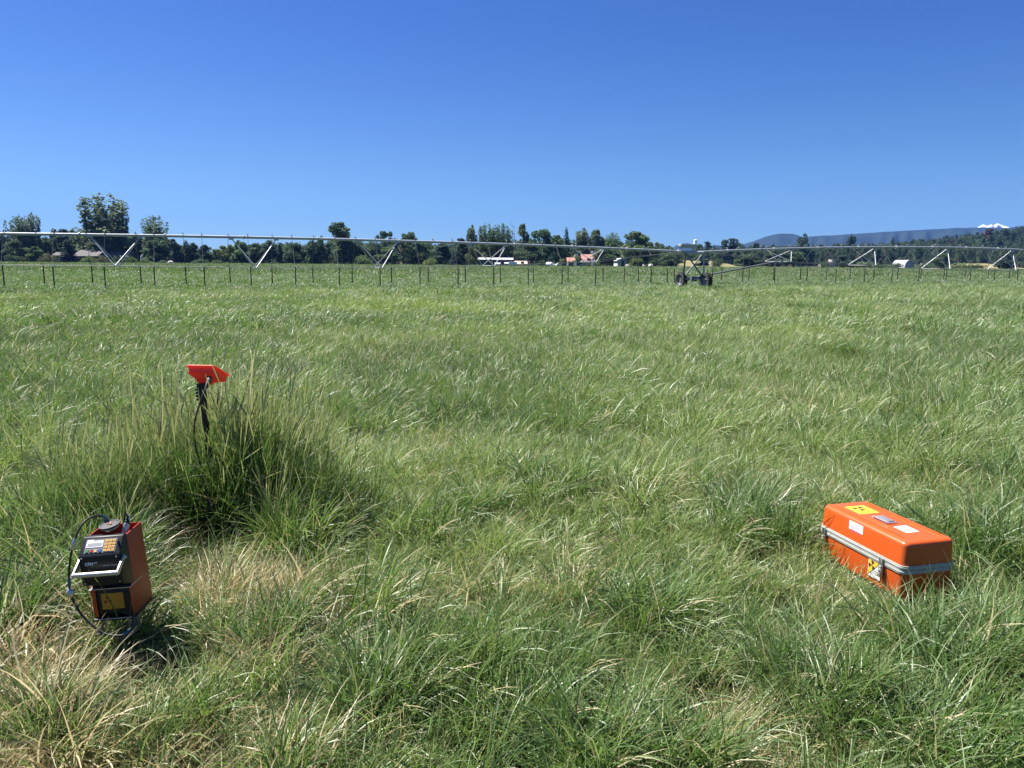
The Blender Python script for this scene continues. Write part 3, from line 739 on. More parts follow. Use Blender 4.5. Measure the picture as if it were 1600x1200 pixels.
# ------------------------------------------------------------------ moisture gauge on its access tube
GAUGE = Vector((-1.559, 2.862, 0.205)); GYAW = R(2)
def build_gauge():
    root = empty('moisture_gauge', GAUGE, GYAW); root.rotation_euler = (0, R(-4.2), GYAW)
    tag(root, 'red and black field moisture gauge with amber keypad and silver handle on a short tube', 'gauge')
    hw = .075
    mb = MB()
    plate = [(0, 0), (.162, 0), (.172, .01), (.168, .328), (.037, .322), (.036, .132), (.001, .118)]
    for sx in (-1, 1): mb.prism(plate, 'x', sx * hw - .0016, sx * hw + .0016, 0, .0006)
    mb.prism([(.160, .003), (.1695, .010), (.1655, .327), (.1625, .327), (.1665, .011), (.157, .004)], 'x', -hw + .0017, hw - .0017, 0)
    mb.box((0, .0995, .262), (2 * hw - .0035, .122, .004), 1)
    mb.build('housing', [M_RED, M_BLACK], root)
    mb = MB(); mb.box((0, .070, .0585), (2 * hw - .0036, .128, .113), 0, .002)
    mb.box((-.0675, .0035, .058), (.013, .004, .110), 1)
    mb.build('front_panel', [M_BLACK, M_RED], root)
    mb = MB()
    mb.box((0, .055, .1185), (2 * hw + .006, .117, .003), 0); mb.box((-.075, -.006, .1185), (.010, .01, .0026), 0)
    mb.build('metal_strip', M_ALU, root)
    mb = MB(); mb.box((0, .083, -.0058), (2 * hw + .012, .186, .011), 0, .002); mb.box((0, -.011, -.002), (2 * hw - .006, .0025, .0035), 1)
    mb.build('base_plate', [M_BLACK, M_BAND], root)
    # warning plate
    mb = MB(); o = Vector((-.042, .0045, .031)); u = Vector((.086, 0, 0)); v = Vector((0, 0, .066))
    mb.box((.001, .0045, .064), (.086, .0016, .066), 0, .0003)
    fy = .0035
    for (a, b, c, d) in ((-.040, .042, .033, .0345), (-.040, .042, .0935, .095)): mb.add([(a, fy, c), (b, fy, c), (b, fy, d), (a, fy, d)], [[0, 1, 2, 3]], 2)
    trefoil(mb, (-.018, .0037, .068), (1, 0, 0), (0, 0, 1), .016, 1, .0006, R(0))
    for k in range(5):
        z = .080 - k * .0065; x0 = .012 + random.uniform(0, .004)
        mb.add([(x0, fy, z), (x0 + random.uniform(.016, .023), fy, z), (x0 + .02, fy, z - .003), (x0, fy, z - .003)], [[0, 1, 2, 3]], 2)
    mb.build('warning_plate', [simple('shaded_yellow_plate', (0.46, 0.22, 0.015), rough=.4, var=.1, scale=30), M_DARKRED, M_AMBER], root, smooth=0)  # yellow plate, its colour dulled to amber with the shade painted in
    # electronics unit
    hw2 = .0770
    prof = [(-.040, .150), (-.045, .156), (-.045, .266), (-.041, .273), (.008, .326), (.012, .329), (.033, .329), (.035, .326), (.036, .124), (.02, .124)]
    mb = MB(); mb.prism(prof, 'x', -hw2, hw2, 0, .0022)
    for (x, z) in ((-.066, .262), (.066, .262), (-.066, .162), (.066, .162)):
        mb.lathe([(0, .0022), (.0025, .0018), (.0032, 0)], (x, -.0452, z), (0, -1, 0), 8, 1)
    mb.box((.050, .016, .16), (.003, .05, .004), 1)
    unit = mb.build('electronics_unit', [M_BLACK, M_ALU], root)
    # sloping keypad: frame along the slope
    s0 = Vector((0, -.041, .273)); s1 = Vector((0, .008, .326)); up = (s1 - s0); ln = up.length; up.normalize(); ux = Vector((1, 0, 0)); nn = ux.cross(up)
    S = lambda a, b, h=0: s0 + ux * a + up * (b * ln) + nn * h
    def slab(mb, a0, a1, b0, b1, h, mi, t=.0022):
        lo = [S(a0, b0, h - t), S(a1, b0, h - t), S(a1, b1, h - t), S(a0, b1, h - t)]
        c = .0004; hi = [S(a0 + c, b0 + .006, h), S(a1 - c, b0 + .006, h), S(a1 - c, b1 - .006, h), S(a0 + c, b1 - .006, h)]
        mb.add(lo + hi, [[4, 5, 6, 7], [0, 1, 5, 4], [1, 2, 6, 5], [2, 3, 7, 6], [3, 0, 4, 7]], mi)
    mb = MB(); slab(mb, -.060, .060, .10, .90, .0016, 0)
    for c in range(3):
        for r_ in range(4): slab(mb, .013 + c * .0148, .0262 + c * .0148, .16 + r_ * .178, .30 + r_ * .178, .0036, 1)
    for k, mi in enumerate((2, 3, 1, 4)): slab(mb, -.055 + k * .0165, -.043 + k * .0165, .15, .29, .0036, mi)
    for c in range(3):
        for r_ in range(4):
            for q in range(2):
                x = .0155 + c * .0148 + q * .004; y = .195 + r_ * .178
                slab(mb, x, x + .0026, y, y + .05, .0040, 5, .0004)
    kp = mb.build('keypad', [M_PANEL, M_KEY, M_GREEN, M_REDK, M_BLUE, M_INK], root, smooth=0)
    mb = MB(); slab(mb, -.056, .008, .42, .80, .0030, 0); slab(mb, -.052, .004, .48, .68, .0036, 1); slab(mb, -.055, -.030, .81, .87, .0030, 2)
    mb.build('display', [M_WHITE, M_LCD, M_WHITE], root, smooth=0)
    # writing on the unit
    mb = MB(); text_mesh(mb, 'CPN', .017, (-.056, -.0452, .234), (1, 0, 0), (0, 0, 1), 0, width=.030)
    mb.build('lettering', M_WHITE, unit, smooth=0); mb = MB()
    text_mesh(mb, 'CORP', .006, (-.0245, -.0452, .2415), (1, 0, 0), (0, 0, 1), 0, width=.016)
    x = .012
    for wd in (.007, .004, .006, .004, None, .006, .005, .007, .005):
        if wd is None: x += .004; continue
        mb.add([(x, -.0456, .229), (x + wd, -.0456, .229), (x + wd, -.0456, .2308), (x, -.0456, .2308)], [[0, 1, 2, 3]], 0); x += wd + .0009
    mb.build('fine_print', M_WHITE, unit, smooth=0)
    # carrying handle
    mb = MB(); a = hw2 + .006
    for sx in (-1, 1):
        mb.prism([(-.022, .262), (-.012, .252), (-.080, .204), (-.094, .206), (-.094, .218)], 'x', sx * a - .004, sx * a + .004, 0, .0015)
        mb.lathe([(0, .007), (.006, .006), (.008, 0)], (sx * (a + .003), -.024, .250), (sx, 0, 0), 10)
    mb.tube([(-a, -.086, .213), (a, -.086, .213)], .0095, 14)
    mb.build('handle', M_ALU, root)
    # cable drum / probe lock on top, clamp tube
    Mi = (Matrix.Translation(GAUGE) @ Matrix.Rotation(GYAW, 4, 'Z') @ Matrix.Rotation(R(-4.2), 4, 'Y')).inverted()
    L = lambda px, py, d: Mi @ on_depth(px, py, d)
    mb = MB(); ax = Vector((-.06, -.16, .98)).normalized(); c0 = Vector((.002, .068, .350))
    mb.lathe([(0, 0), (.036, 0), (.0405, .003), (.041, .006), (.039, .009), (.033, .0095), (.031, .0075), (.0, .008)], c0, ax, 28, 0)
    mb.lathe([(.0, -.012), (.028, -.012), (.034, -.004), (.034, .001)], c0, ax, 28, 1)
    for (dx, dy) in ((-.008, .004), (.006, -.004), (.002, .010)): mb.lathe([(0, .013), (.004, .012), (.0045, .0065)], c0 + Vector((dx, dy, 0)), ax, 8, 2)
    mb.box((-.034, .081, .345), (.020, .016, .012), 1, .003)
    mb.box((-.024, .092, .366), (.014, .010, .020), 3, .002)
    mb.build('cable_lock', [M_RUBBER, M_ALU, M_REDK, M_BTAPE], root)
    mb = MB(); mb.tube([(.046, .080, .300), (.050, .086, .322), (.055, .092, .345), (.0565, .095, .352)], [.0125, .0125, .012, .009], 14)
    mb.box((.058, .094, .350), (.016, .016, .022), 1, .003); mb.tube([(.057, .094, .356), (.062, .098, .375), (.052, .100, .392), (.047, .098, .372), (.046, .09, .345)], .0045, 8, 1)
    mb.tube([(.060, .1, .352), (.064, .104, .378)], [.007, .005], 8, 0)
    mb.build('clamp_tube', [M_ALU, M_RUBBER], root)
    # cable
    px = [(170, 814, 3.00), (160, 806, 2.96), (146, 807, 2.92), (132, 815, 2.88), (122, 830, 2.86), (115, 850, 2.85), (110, 872, 2.86), (108, 892, 2.86), (108, 910, 2.87), (110, 926, 2.88), (117, 944, 2.88), (129, 962, 2.88),
          (144, 977, 2.88), (160, 988, 2.88), (176, 993, 2.88), (192, 992, 2.89), (203, 983, 2.92), (208, 970, 2.97), (207, 958, 3.02)]
    P = [L(*q) for q in px]
    fine = []
    for i in range(len(P) - 1):
        p0 = P[max(i - 1, 0)]; p1 = P[i]; p2 = P[i + 1]; p3 = P[min(i + 2, len(P) - 1)]
        for k in range(5):
            t = k / 5; fine.append(0.5 * ((2 * p1) + (p2 - p0) * t + (2 * p0 - 5 * p1 + 4 * p2 - p3) * t * t + (3 * p1 - p0 - 3 * p2 + p3) * t ** 3))
    fine.append(P[-1])
    mb = MB(); mb.tube(fine, .0042, 8, 0)
    def collar(i, r, n, mi): mb.tube(fine[i:i + n], r, 10, mi)
    collar(2, .0062, 4, 1); collar(38, .0060, 5, 1); collar(75, .0060, 5, 1)
    cab = mb.build('probe_cable', [M_RUBBER, M_BTAPE], root)
    mb = MB(); mb.tube([fine[23], fine[24], fine[26], fine[27]], [.0055, .0075, .0075, .0055], 10)
    mb.build('coupling', M_ALU, cab); mb = MB(); mb.tube([fine[43], fine[44], fine[46], fine[47]], [.006, .0125, .0125, .006], 12); mb.build('coupling', M_ALU, cab)
    # bottom strut
    mb = MB(); mb.tube([L(164, 968, 2.97), L(158, 980, 2.95), L(154, 992, 2.93)], .0055, 8); mb.box(L(153, 991, 2.93), (.022, .012, .006), 0, .002)
    mb.build('locking_lever', M_BLACK, root)
build_gauge()

t = MB(); g0 = GAUGE + Vector((.035, .075, 0))
t.tube([(0, 0, -.3), (0, 0, .17), (0, 0, .180)], [.022, .022, .022], 20); t.lathe([(.0225, .166), (.026, .166), (.026, .184), (.0225, .184)], (0, 0, 0), (0, 0, 1), 20)
tag(t.build('access_tube', M_ALU, loc=(g0.x, g0.y, 0.0)), 'aluminium access tube rising from the grass under the red gauge', 'tube')

# orange marker ribbon lying in the straw
def ribbon():
    p = on_z(295, 946, .07); mb = MB(); pr = None
    for k in range(9):
        a = k / 8; q = Vector((.05 * math.sin(a * 5.2), .045 * math.cos(a * 4), .05 * abs(math.sin(a * 6))))
        r = [q + Vector((0, 0, -.012)), q + Vector((.006 * math.sin(k), .004, .014))]
        if pr: mb.add([pr[0], r[0], r[1], pr[1]], [[0, 1, 2, 3]], 0)
        pr = r
    tag(mb.build('marker_ribbon', simple('faded_orange_ribbon', (.8, .22, .08), rough=.6), loc=(p.x, p.y, .045)), 'faded orange ribbon lying in the dry straw behind the gauge', 'ribbon')
ribbon()

# ------------------------------------------------------------------ sensor stake
def build_stake():
    top = on_depth(315, 600, 4.55); bot = on_z(339.5, 836, 0.0)
    root = empty('sensor_stake', (bot.x, bot.y, 0))
    tag(root, 'bright orange tilted sensor head on a black stake standing in the tall grass', 'sensor')
    T = Vector((top.x - bot.x, top.y - bot.y, top.z))
    d = T.normalized()
    mb = MB(); mb.tube([d * -.15, d * .2, d * .6, T - d * .09], .0185, 14); mb.build('pole', M_BLACK, root)
    mb = MB(); mb.tube([T - d * .105, T - d * .095, T - d * .02, T + d * .004], [.020, .026, .029, .028], 16)
    for k in range(4): mb.box(T - d * (.03 + .02 * k) + Vector((-.027, -.008, 0)), (.016, .02, .012), 0, .002)
    mb.build('clamp', M_RUBBER, root)
    # head: tilted tray, waist, flange and neck
    yaw = R(-4); tilt = R(-23)
    rotm = Matrix.Rotation(yaw, 3, 'Z') @ Matrix.Rotation(tilt, 3, 'X')
    def ring(w0, d0, z, dy=0, c=.006):
        a, b = w0 / 2, d0 / 2; q = []
        for (sx, sy) in ((1, 1), (-1, 1), (-1, -1), (1, -1)):
            e = [(sx * a, sy * (b - c)), (sx * (a - c), sy * b)]
            if sx * sy < 0: e = e[::-1]
            q += [Vector((x, y + dy, z)) for x, y in e]
        return q
    secs = [(.066, .066, -.030, -.022), (.078, .080, -.016, -.022), (.146, .190, .012, 0), (.150, .198, .018, 0), (.150, .198, .022, 0), (.146, .192, .030, 0), (.150, .198, .044, 0), (.168, .214, .050, 0), (.170, .216, .058, 0), (.164, .210, .0615, 0)]
    off = T + Vector((.012, .055, .018))
    mb = MB(); mb.loft([[rotm @ p + off for p in ring(w0, d0, z, dy)] for (w0, d0, z, dy) in secs])
    for (x, z) in ((-.05, .036), (-.045, .032), (.045, .033), (.05, .037)):
        mb.lathe([(0, .003), (.0025, .002), (.003, 0)], rotm @ Vector((x, -.0965, z)) + off, rotm @ Vector((0, -1, 0)), 8)
    hd = mb.build('sensor_head', M_HEAD, root, smooth=25)
    mb = MB(); c = [rotm @ p + off for p in ring(.140, .180, .0616, 0)]; e_ = [rotm @ p + off for p in ring(.140, .180, .0630, 0)]; mb.loft([c, e_])
    mb.build('top_cover', M_HEAD, hd)
    mb = MB(); mb.box(rotm @ Vector((-.012, -.066, -.004)) + off, (.045, .003, .014), 0, 0, rot=rotm); mb.build('name_plate', M_BAND, hd)
    B = Vector((bot.x, bot.y, 0))
    px = [(327, 586, 4.56), (327, 594, 4.50), (322, 606, 4.46), (315, 622, 4.45), (309, 640, 4.45), (304, 660, 4.45), (303, 678, 4.45), (306, 700, 4.45), (312, 722, 4.45), (317, 745, 4.45), (322, 770, 4.44), (330, 800, 4.42)]
    P = [on_depth(*q) - B for q in px]
    mb = MB(); mb.tube(P, [.017, .015, .008] + [.0052] * 9, 8); mb.build('sensor_cable', M_RUBBER, root)
build_stake()

# ------------------------------------------------------------------ irrigation machine
def build_pivot():
    u = Vector((PIV_D.x, PIV_D.y, 0)); 
    # measured points along the pipe (photograph pixels, camera depth)
    d1 = lambda t: 35 * (1 + .0613 * t)
    def p1(t):
        x = 800 + (-657 + 193.2 * t) / (1 + .0613 * t); q = on_depth(x, 405, d1(t)); q.z = 2.64 - .020 * (t - .7) ** 2; return q
    def p2(t):
        dd = 50.0 * (1 + .066 * t); x = 800 + (437 + 166 * t) / (1 + .066 * t); q = on_depth(x, 412, dd)
        q.z = 2.82 - .062 * (t - 2.2) ** 2; return q
    tow = p1(5.36); t2t = -1.03
    q0 = p2(t2t); dz = tow.z - q0.z
    z2 = lambda t: p2(t).z + dz * max(0, (1.2 - t) / (1.2 - t2t))
    def P2(t):
        q = p2(t); q.z = z2(t); k = max(0, (0.6 - t) / (0.6 - t2t)); q.x += (tow.x - q0.x) * k; q.y += (tow.y - q0.y) * k; return q
    root = empty('irrigation_machine', (tow.x, tow.y, 0)); O = Vector((tow.x, tow.y, 0))
    tag(root, 'long galvanised irrigation machine with hanging drop hoses crossing the field on two black wheels', 'irrigation machine')
    u1 = (p1(4) - p1(0)); u1.z = 0; u1.normalize(); n1 = Vector((-u1.y, u1.x, 0))         # n = away from the camera
    u2 = (P2(3) - P2(0)); u2.z = 0; u2.normalize(); n2 = Vector((-u2.y, u2.x, 0))
    r = .066
    def pipe(fn, a, b, n):
        mb = MB(); ts = np.linspace(a, b, n); mb.tube([fn(t) - O for t in ts], r, 14)
        for t in ts[2:-1:3]:
            q = fn(t) - O; v = (fn(t + .02) - fn(t - .02)).normalized(); mb.tube([q - v * .02, q + v * .02], .118, 14)
        mb.build('pipe', M_GALV, root)
    pipe(p1, -2.2, 5.36, 40); pipe(P2, t2t, 4.4, 34)
    # truss joints
    def joint(fn, tc, uu, nn_, drop, hw, sep, glint=False):
        q = fn(tc) - O; mb = MB(); c = q + Vector((0, 0, -drop))
        ends = [c - nn_ * hw, c + nn_ * hw]
        for s in (-1, 1):
            tp = fn(tc) - O + uu * (s * sep / 2); tp.z -= .06
            for e in ends: mb.tube([tp, e], .023, 8, 0)
            mb.box(tp + Vector((0, 0, -.02)), (.22, .10, .10), 0, .02, rot=Matrix.Rotation(math.atan2(uu.y, uu.x), 3, 'Z'))
        mb.tube(ends, .03, 8, 1)
        mb.build('truss_brace', [M_GALV, M_GALVD], root); return ends
    def rods(name_pts):
        for side in (0, 1):
            mb = MB(); mb.tube([p[side] for p in name_pts], .011, 6); mb.build('truss_rod', M_GALVD, root)
    j1 = []
    a = p1(-2.2) - O; j1.append([a + Vector((0, 0, -1.0)) - n1 * 1.0, a + Vector((0, 0, -1.0)) + n1 * 1.0])
    for k, dp in zip(range(-1, 5), (1.32, 1.38, 1.44, 1.38, 1.18, .82)): j1.append(joint(p1, k + .172, u1, n1, dp, 1.0, 2.07))
    e = p1(5.22) - O; j1.append([e - n1 * .1, e + n1 * .1]); rods(j1)
    j2 = []; e = P2(t2t + .12) - O; j2.append([e - n2 * .1, e + n2 * .1])
    for t, dp in ((-.16, .80), (.84, 1.22), (1.84, 1.55), (2.84, 1.62), (3.84, 1.5)): j2.append(joint(P2, t, u2, n2, dp, 1.15, 2.3))
    rods(j2)
    # drive tower
    nz = Vector((0, 0, 1)); base_z = .62
    Pa = tow - O - u1 * .62 + Vector((0, 0, -.05)); Pb = tow - O + u1 * .62 + Vector((0, 0, -.05))
    Ba = n1 * .95 + Vector((0, 0, base_z)) - u1 * .12; Bb = -n1 * .95 + Vector((0, 0, base_z)) + u1 * .1
    for a, b, rr, m_ in ((Pa, Ba, .058, M_GALVD), (Pa, Bb, .045, M_GALVD), (Pb, Ba, .045, M_GALV), (Pb, Bb, .045, M_GALV)):
        mb = MB(); mb.tube([a, b], rr, 10); mb.build('tower_leg', m_, root)
    mb = MB(); mb.tube([Ba + n1 * .35, Bb - n1 * .35], .085, 12); mb.box(Vector((0, 0, base_z + .01)), (.34, .30, .30), 0, .03); mb.tube([Ba + u1 * .1, Ba + u1 * .55], .05, 8); mb.build('base_beam', M_GALVD, root)
    mb = MB(); mb.tube([Pa + Vector((0, 0, .02)), Pb + Vector((0, 0, .02))], .10, 12); mb.build('tower_cap', M_GALV, root)
    # swing brace from the base to the next span
    ej = j2[1][0]; mb = MB(); mb.tube([Vector((0, 0, .72)) + u1 * .2, (ej + j2[1][1]) / 2], .05, 10); mb.build('span_brace', M_GALVD, root)
    # control box shelf and mast
    mb = MB(); c = tow - O; mb.box(c - u1 * .55 + Vector((0, 0, .40)), (1.05, .34, .16), 0, .02, rot=Matrix.Rotation(math.atan2(u1.y, u1.x), 3, 'Z'))
    mb.box(c - u1 * .55 + Vector((0, 0, .28)), (.95, .25, .06), 0, .01, rot=Matrix.Rotation(math.atan2(u1.y, u1.x), 3, 'Z')); mb.tube([c - u1 * .15, c - u1 * .15 + Vector((0, 0, .34))], .04, 8)
    mb.tube([c - u1 * .95, c - u1 * .95 + Vector((0, 0, .34))], .03, 8)
    mb.build('control_box', M_GALV, root)
    mb = MB(); q = c + u1 * .02 + Vector((0, 0, .46)); mb.tube([q - Vector((0, 0, .46)), q, q + Vector((0, 0, .02)), q + Vector((0, 0, .26)), q + Vector((0, 0, .30))], [.025, .025, .10, .10, .05], 12)
    mb.build('end_light', M_WHITE, root)
    # wheels
    for c0 in (n1 * 1.12 + Vector((0, 0, .50)) - u1 * .12, -n1 * 1.12 + Vector((0, 0, .50)) + u1 * .1):
        w_ = empty('wheel', c0, math.atan2(u1.y, u1.x)); w_.parent = root
        mb = MB(); R0 = .50
        mb.lathe([(.30, -.125), (.36, -.155), (.44, -.155), (.475, -.13), (.485, 0), (.475, .13), (.44, .155), (.36, .155), (.30, .125), (.29, 0), (.30, -.125)], (0, 0, 0), (1, 0, 0), 40)
        for k in range(18):
            for s in (-1, 1):
                a = 2 * math.pi * (k + (.5 if s > 0 else 0)) / 18
                m3 = Matrix.Rotation(a, 3, 'X') @ Matrix.Rotation(R(32 * s), 3, 'Z')
                mb.box(Matrix.Rotation(a, 3, 'X') @ Vector((s * .072, 0, .485)), (.17, .05, .055), 0, .006, 1, rot=m3)
        mb.build('tyre', M_TYRE, w_)
        mb = MB(); mb.lathe([(.302, -.10), (.31, -.12), (.285, -.115), (.26, -.05), (.12, -.02), (.11, -.06), (.0, -.065)], (0, 0, 0), (1, 0, 0), 32)
        mb.lathe([(.302, .10), (.31, .12), (.285, .115), (.26, -.01), (.0, 0)], (0, 0, 0), (1, 0, 0), 32)
        for k in range(8): a = k * math.pi / 4; mb.lathe([(0, .02), (.014, .018), (.016, 0)], (-.062, .085 * math.cos(a), .085 * math.sin(a)), (-1, 0, 0), 6)
        mb.build('rim', M_GALVD, w_)
    # drop hoses: gooseneck on the pipe, thin hose laid over the truss rod, weighted hose below
    def interp_rod(js, q, uu, side):
        a = (q).dot(uu)
        for i in range(len(js) - 1):
            x0, x1 = js[i][side].dot(uu), js[i + 1][side].dot(uu)
            if x0 <= a <= x1: k = (a - x0) / (x1 - x0); return js[i][side].lerp(js[i + 1][side], k)
        return None
    def wm(hc, r_):
        mb = MB(); mb.tube([Vector((0, 0, 0)), Vector((0, 0, -.02)), Vector((0, 0, -hc + .02)), Vector((0, 0, -hc))], [.014, r_, r_, .014], 8); return mb.mesh('drop_weight', M_RUBBER)
    mbn = MB(); mbn.lathe([(0, 0), (.018, 0), (.020, -.05), (.034, -.06), (.034, -.085), (.012, -.10), (0, -.10)], (0, 0, 0), (0, 0, 1), 10); nozzle_me = mbn.mesh('nozzle', simple('pale_nozzle', (.55, .56, .52), rough=.5))
    def drop(fn, t, uu, nn_, js, side, botz):
        q = fn(t) - O; rod = interp_rod(js, q, uu, side); s = -1 if side == 0 else 1
        lean = random.uniform(-.05, .05)
        if rod is None: rod = q + nn_ * (s * .2) - Vector((0, 0, .3))
        h = rod + nn_ * (s * .04); 
        wl = random.uniform(.80, .86)
        top_w = Vector((h.x + uu.x * lean, h.y + uu.y * lean, botz + .06 + wl))
        if h.z < top_w.z: h.z = max(h.z, top_w.z + .02)
        mb = MB()
        g = [q + Vector((0, 0, r * .8)), q + Vector((0, 0, .17)) + nn_ * (s * .02), q + Vector((0, 0, .20)) + nn_ * (s * .09), q + Vector((0, 0, .13)) + nn_ * (s * .15), q + nn_ * (s * .16), h, top_w]
        mb.tube(g[:4], .016, 6); mb.tube(g[3:], .0105, 6)
        o = mb.build('drop_hose', M_GALVD, root)
        k = link('drop_weight', wmesh[side], o, top_w); k2 = link('nozzle', nozzle_me, o, top_w - Vector((0, 0, WL)))
    WL = .84; wmesh = [wm(WL, .027), wm(WL, .027)]
    span1 = (5.36 - .0)
    def t_for_px(fn, lo, hi, px, nn_, w):
        for _ in range(40):
            m = (lo + hi) / 2; q = fn(m) + nn_ * w; q.z = .8
            v = q - Vector((0, 0, CAMH)); xx = v.x / (v.y * math.cos(PITCH) - v.z * math.sin(PITCH)) * F + 800
            if xx < px: lo = m
            else: hi = m
        return (lo + hi) / 2
    near1 = [2, 82, 163, 241, 317, 390, 460, 528, 592, 655, 714, 769, 824, 877, 929, 977, 1023, 1064]
    far1 = [-12, 66, 142, 217, 289, 357, 424, 487, 550, 610, 668, 725, 780, 833, 886, 938, 990, 1031]
    for x in [-78] + near1: drop(p1, t_for_px(p1, -3, 6, x, n1, -1.04), u1, n1, j1, 0, .34)
    for x in far1: drop(p1, t_for_px(p1, -3, 6, x, n1, 1.04), u1, n1, j1, 1, .36)
    near2 = [1129, 1170, 1213, 1259, 1304, 1348, 1392, 1434, 1476, 1515, 1552, 1588, 1622]
    far2 = [1114, 1165, 1209, 1250, 1290, 1328, 1366, 1402, 1439, 1474, 1508, 1544, 1577, 1610]
    for x in near2: drop(P2, t_for_px(P2, -1.2, 5, x, n2, -1.15), u2, n2, j2, 0, .40)
    for x in far2: drop(P2, t_for_px(P2, -1.2, 5, x, n2, 1.15), u2, n2, j2, 1, .42)
build_pivot()

# ------------------------------------------------------------------ trees
M_BARK = simple('bark', (0.13, 0.10, 0.075), rough=0.95, var=0.3, scale=4)
M_PBARK = simple('pale_bark', (0.42, 0.38, 0.31), rough=0.9, var=0.2, scale=4)
LM = {'silver': leaf_mat('poplar_leaves', (0.150, 0.205, 0.115)), 'green': leaf_mat('broad_leaves', (0.125, 0.190, 0.072)), 'dark': leaf_mat('dark_leaves', (0.096, 0.150, 0.074)),
      'conifer': leaf_mat('conifer_needles', (0.070, 0.114, 0.074), trans=.3), 'blue': leaf_mat('spruce_needles', (0.052, 0.085, 0.082), trans=.25), 'light': leaf_mat('light_leaves', (0.16, 0.22, 0.07)),
      'sage': leaf_mat('sage_leaves', (0.15, 0.165, 0.08)), 'dead': leaf_mat('dead_needles', (0.115, 0.078, 0.058), trans=.1)}

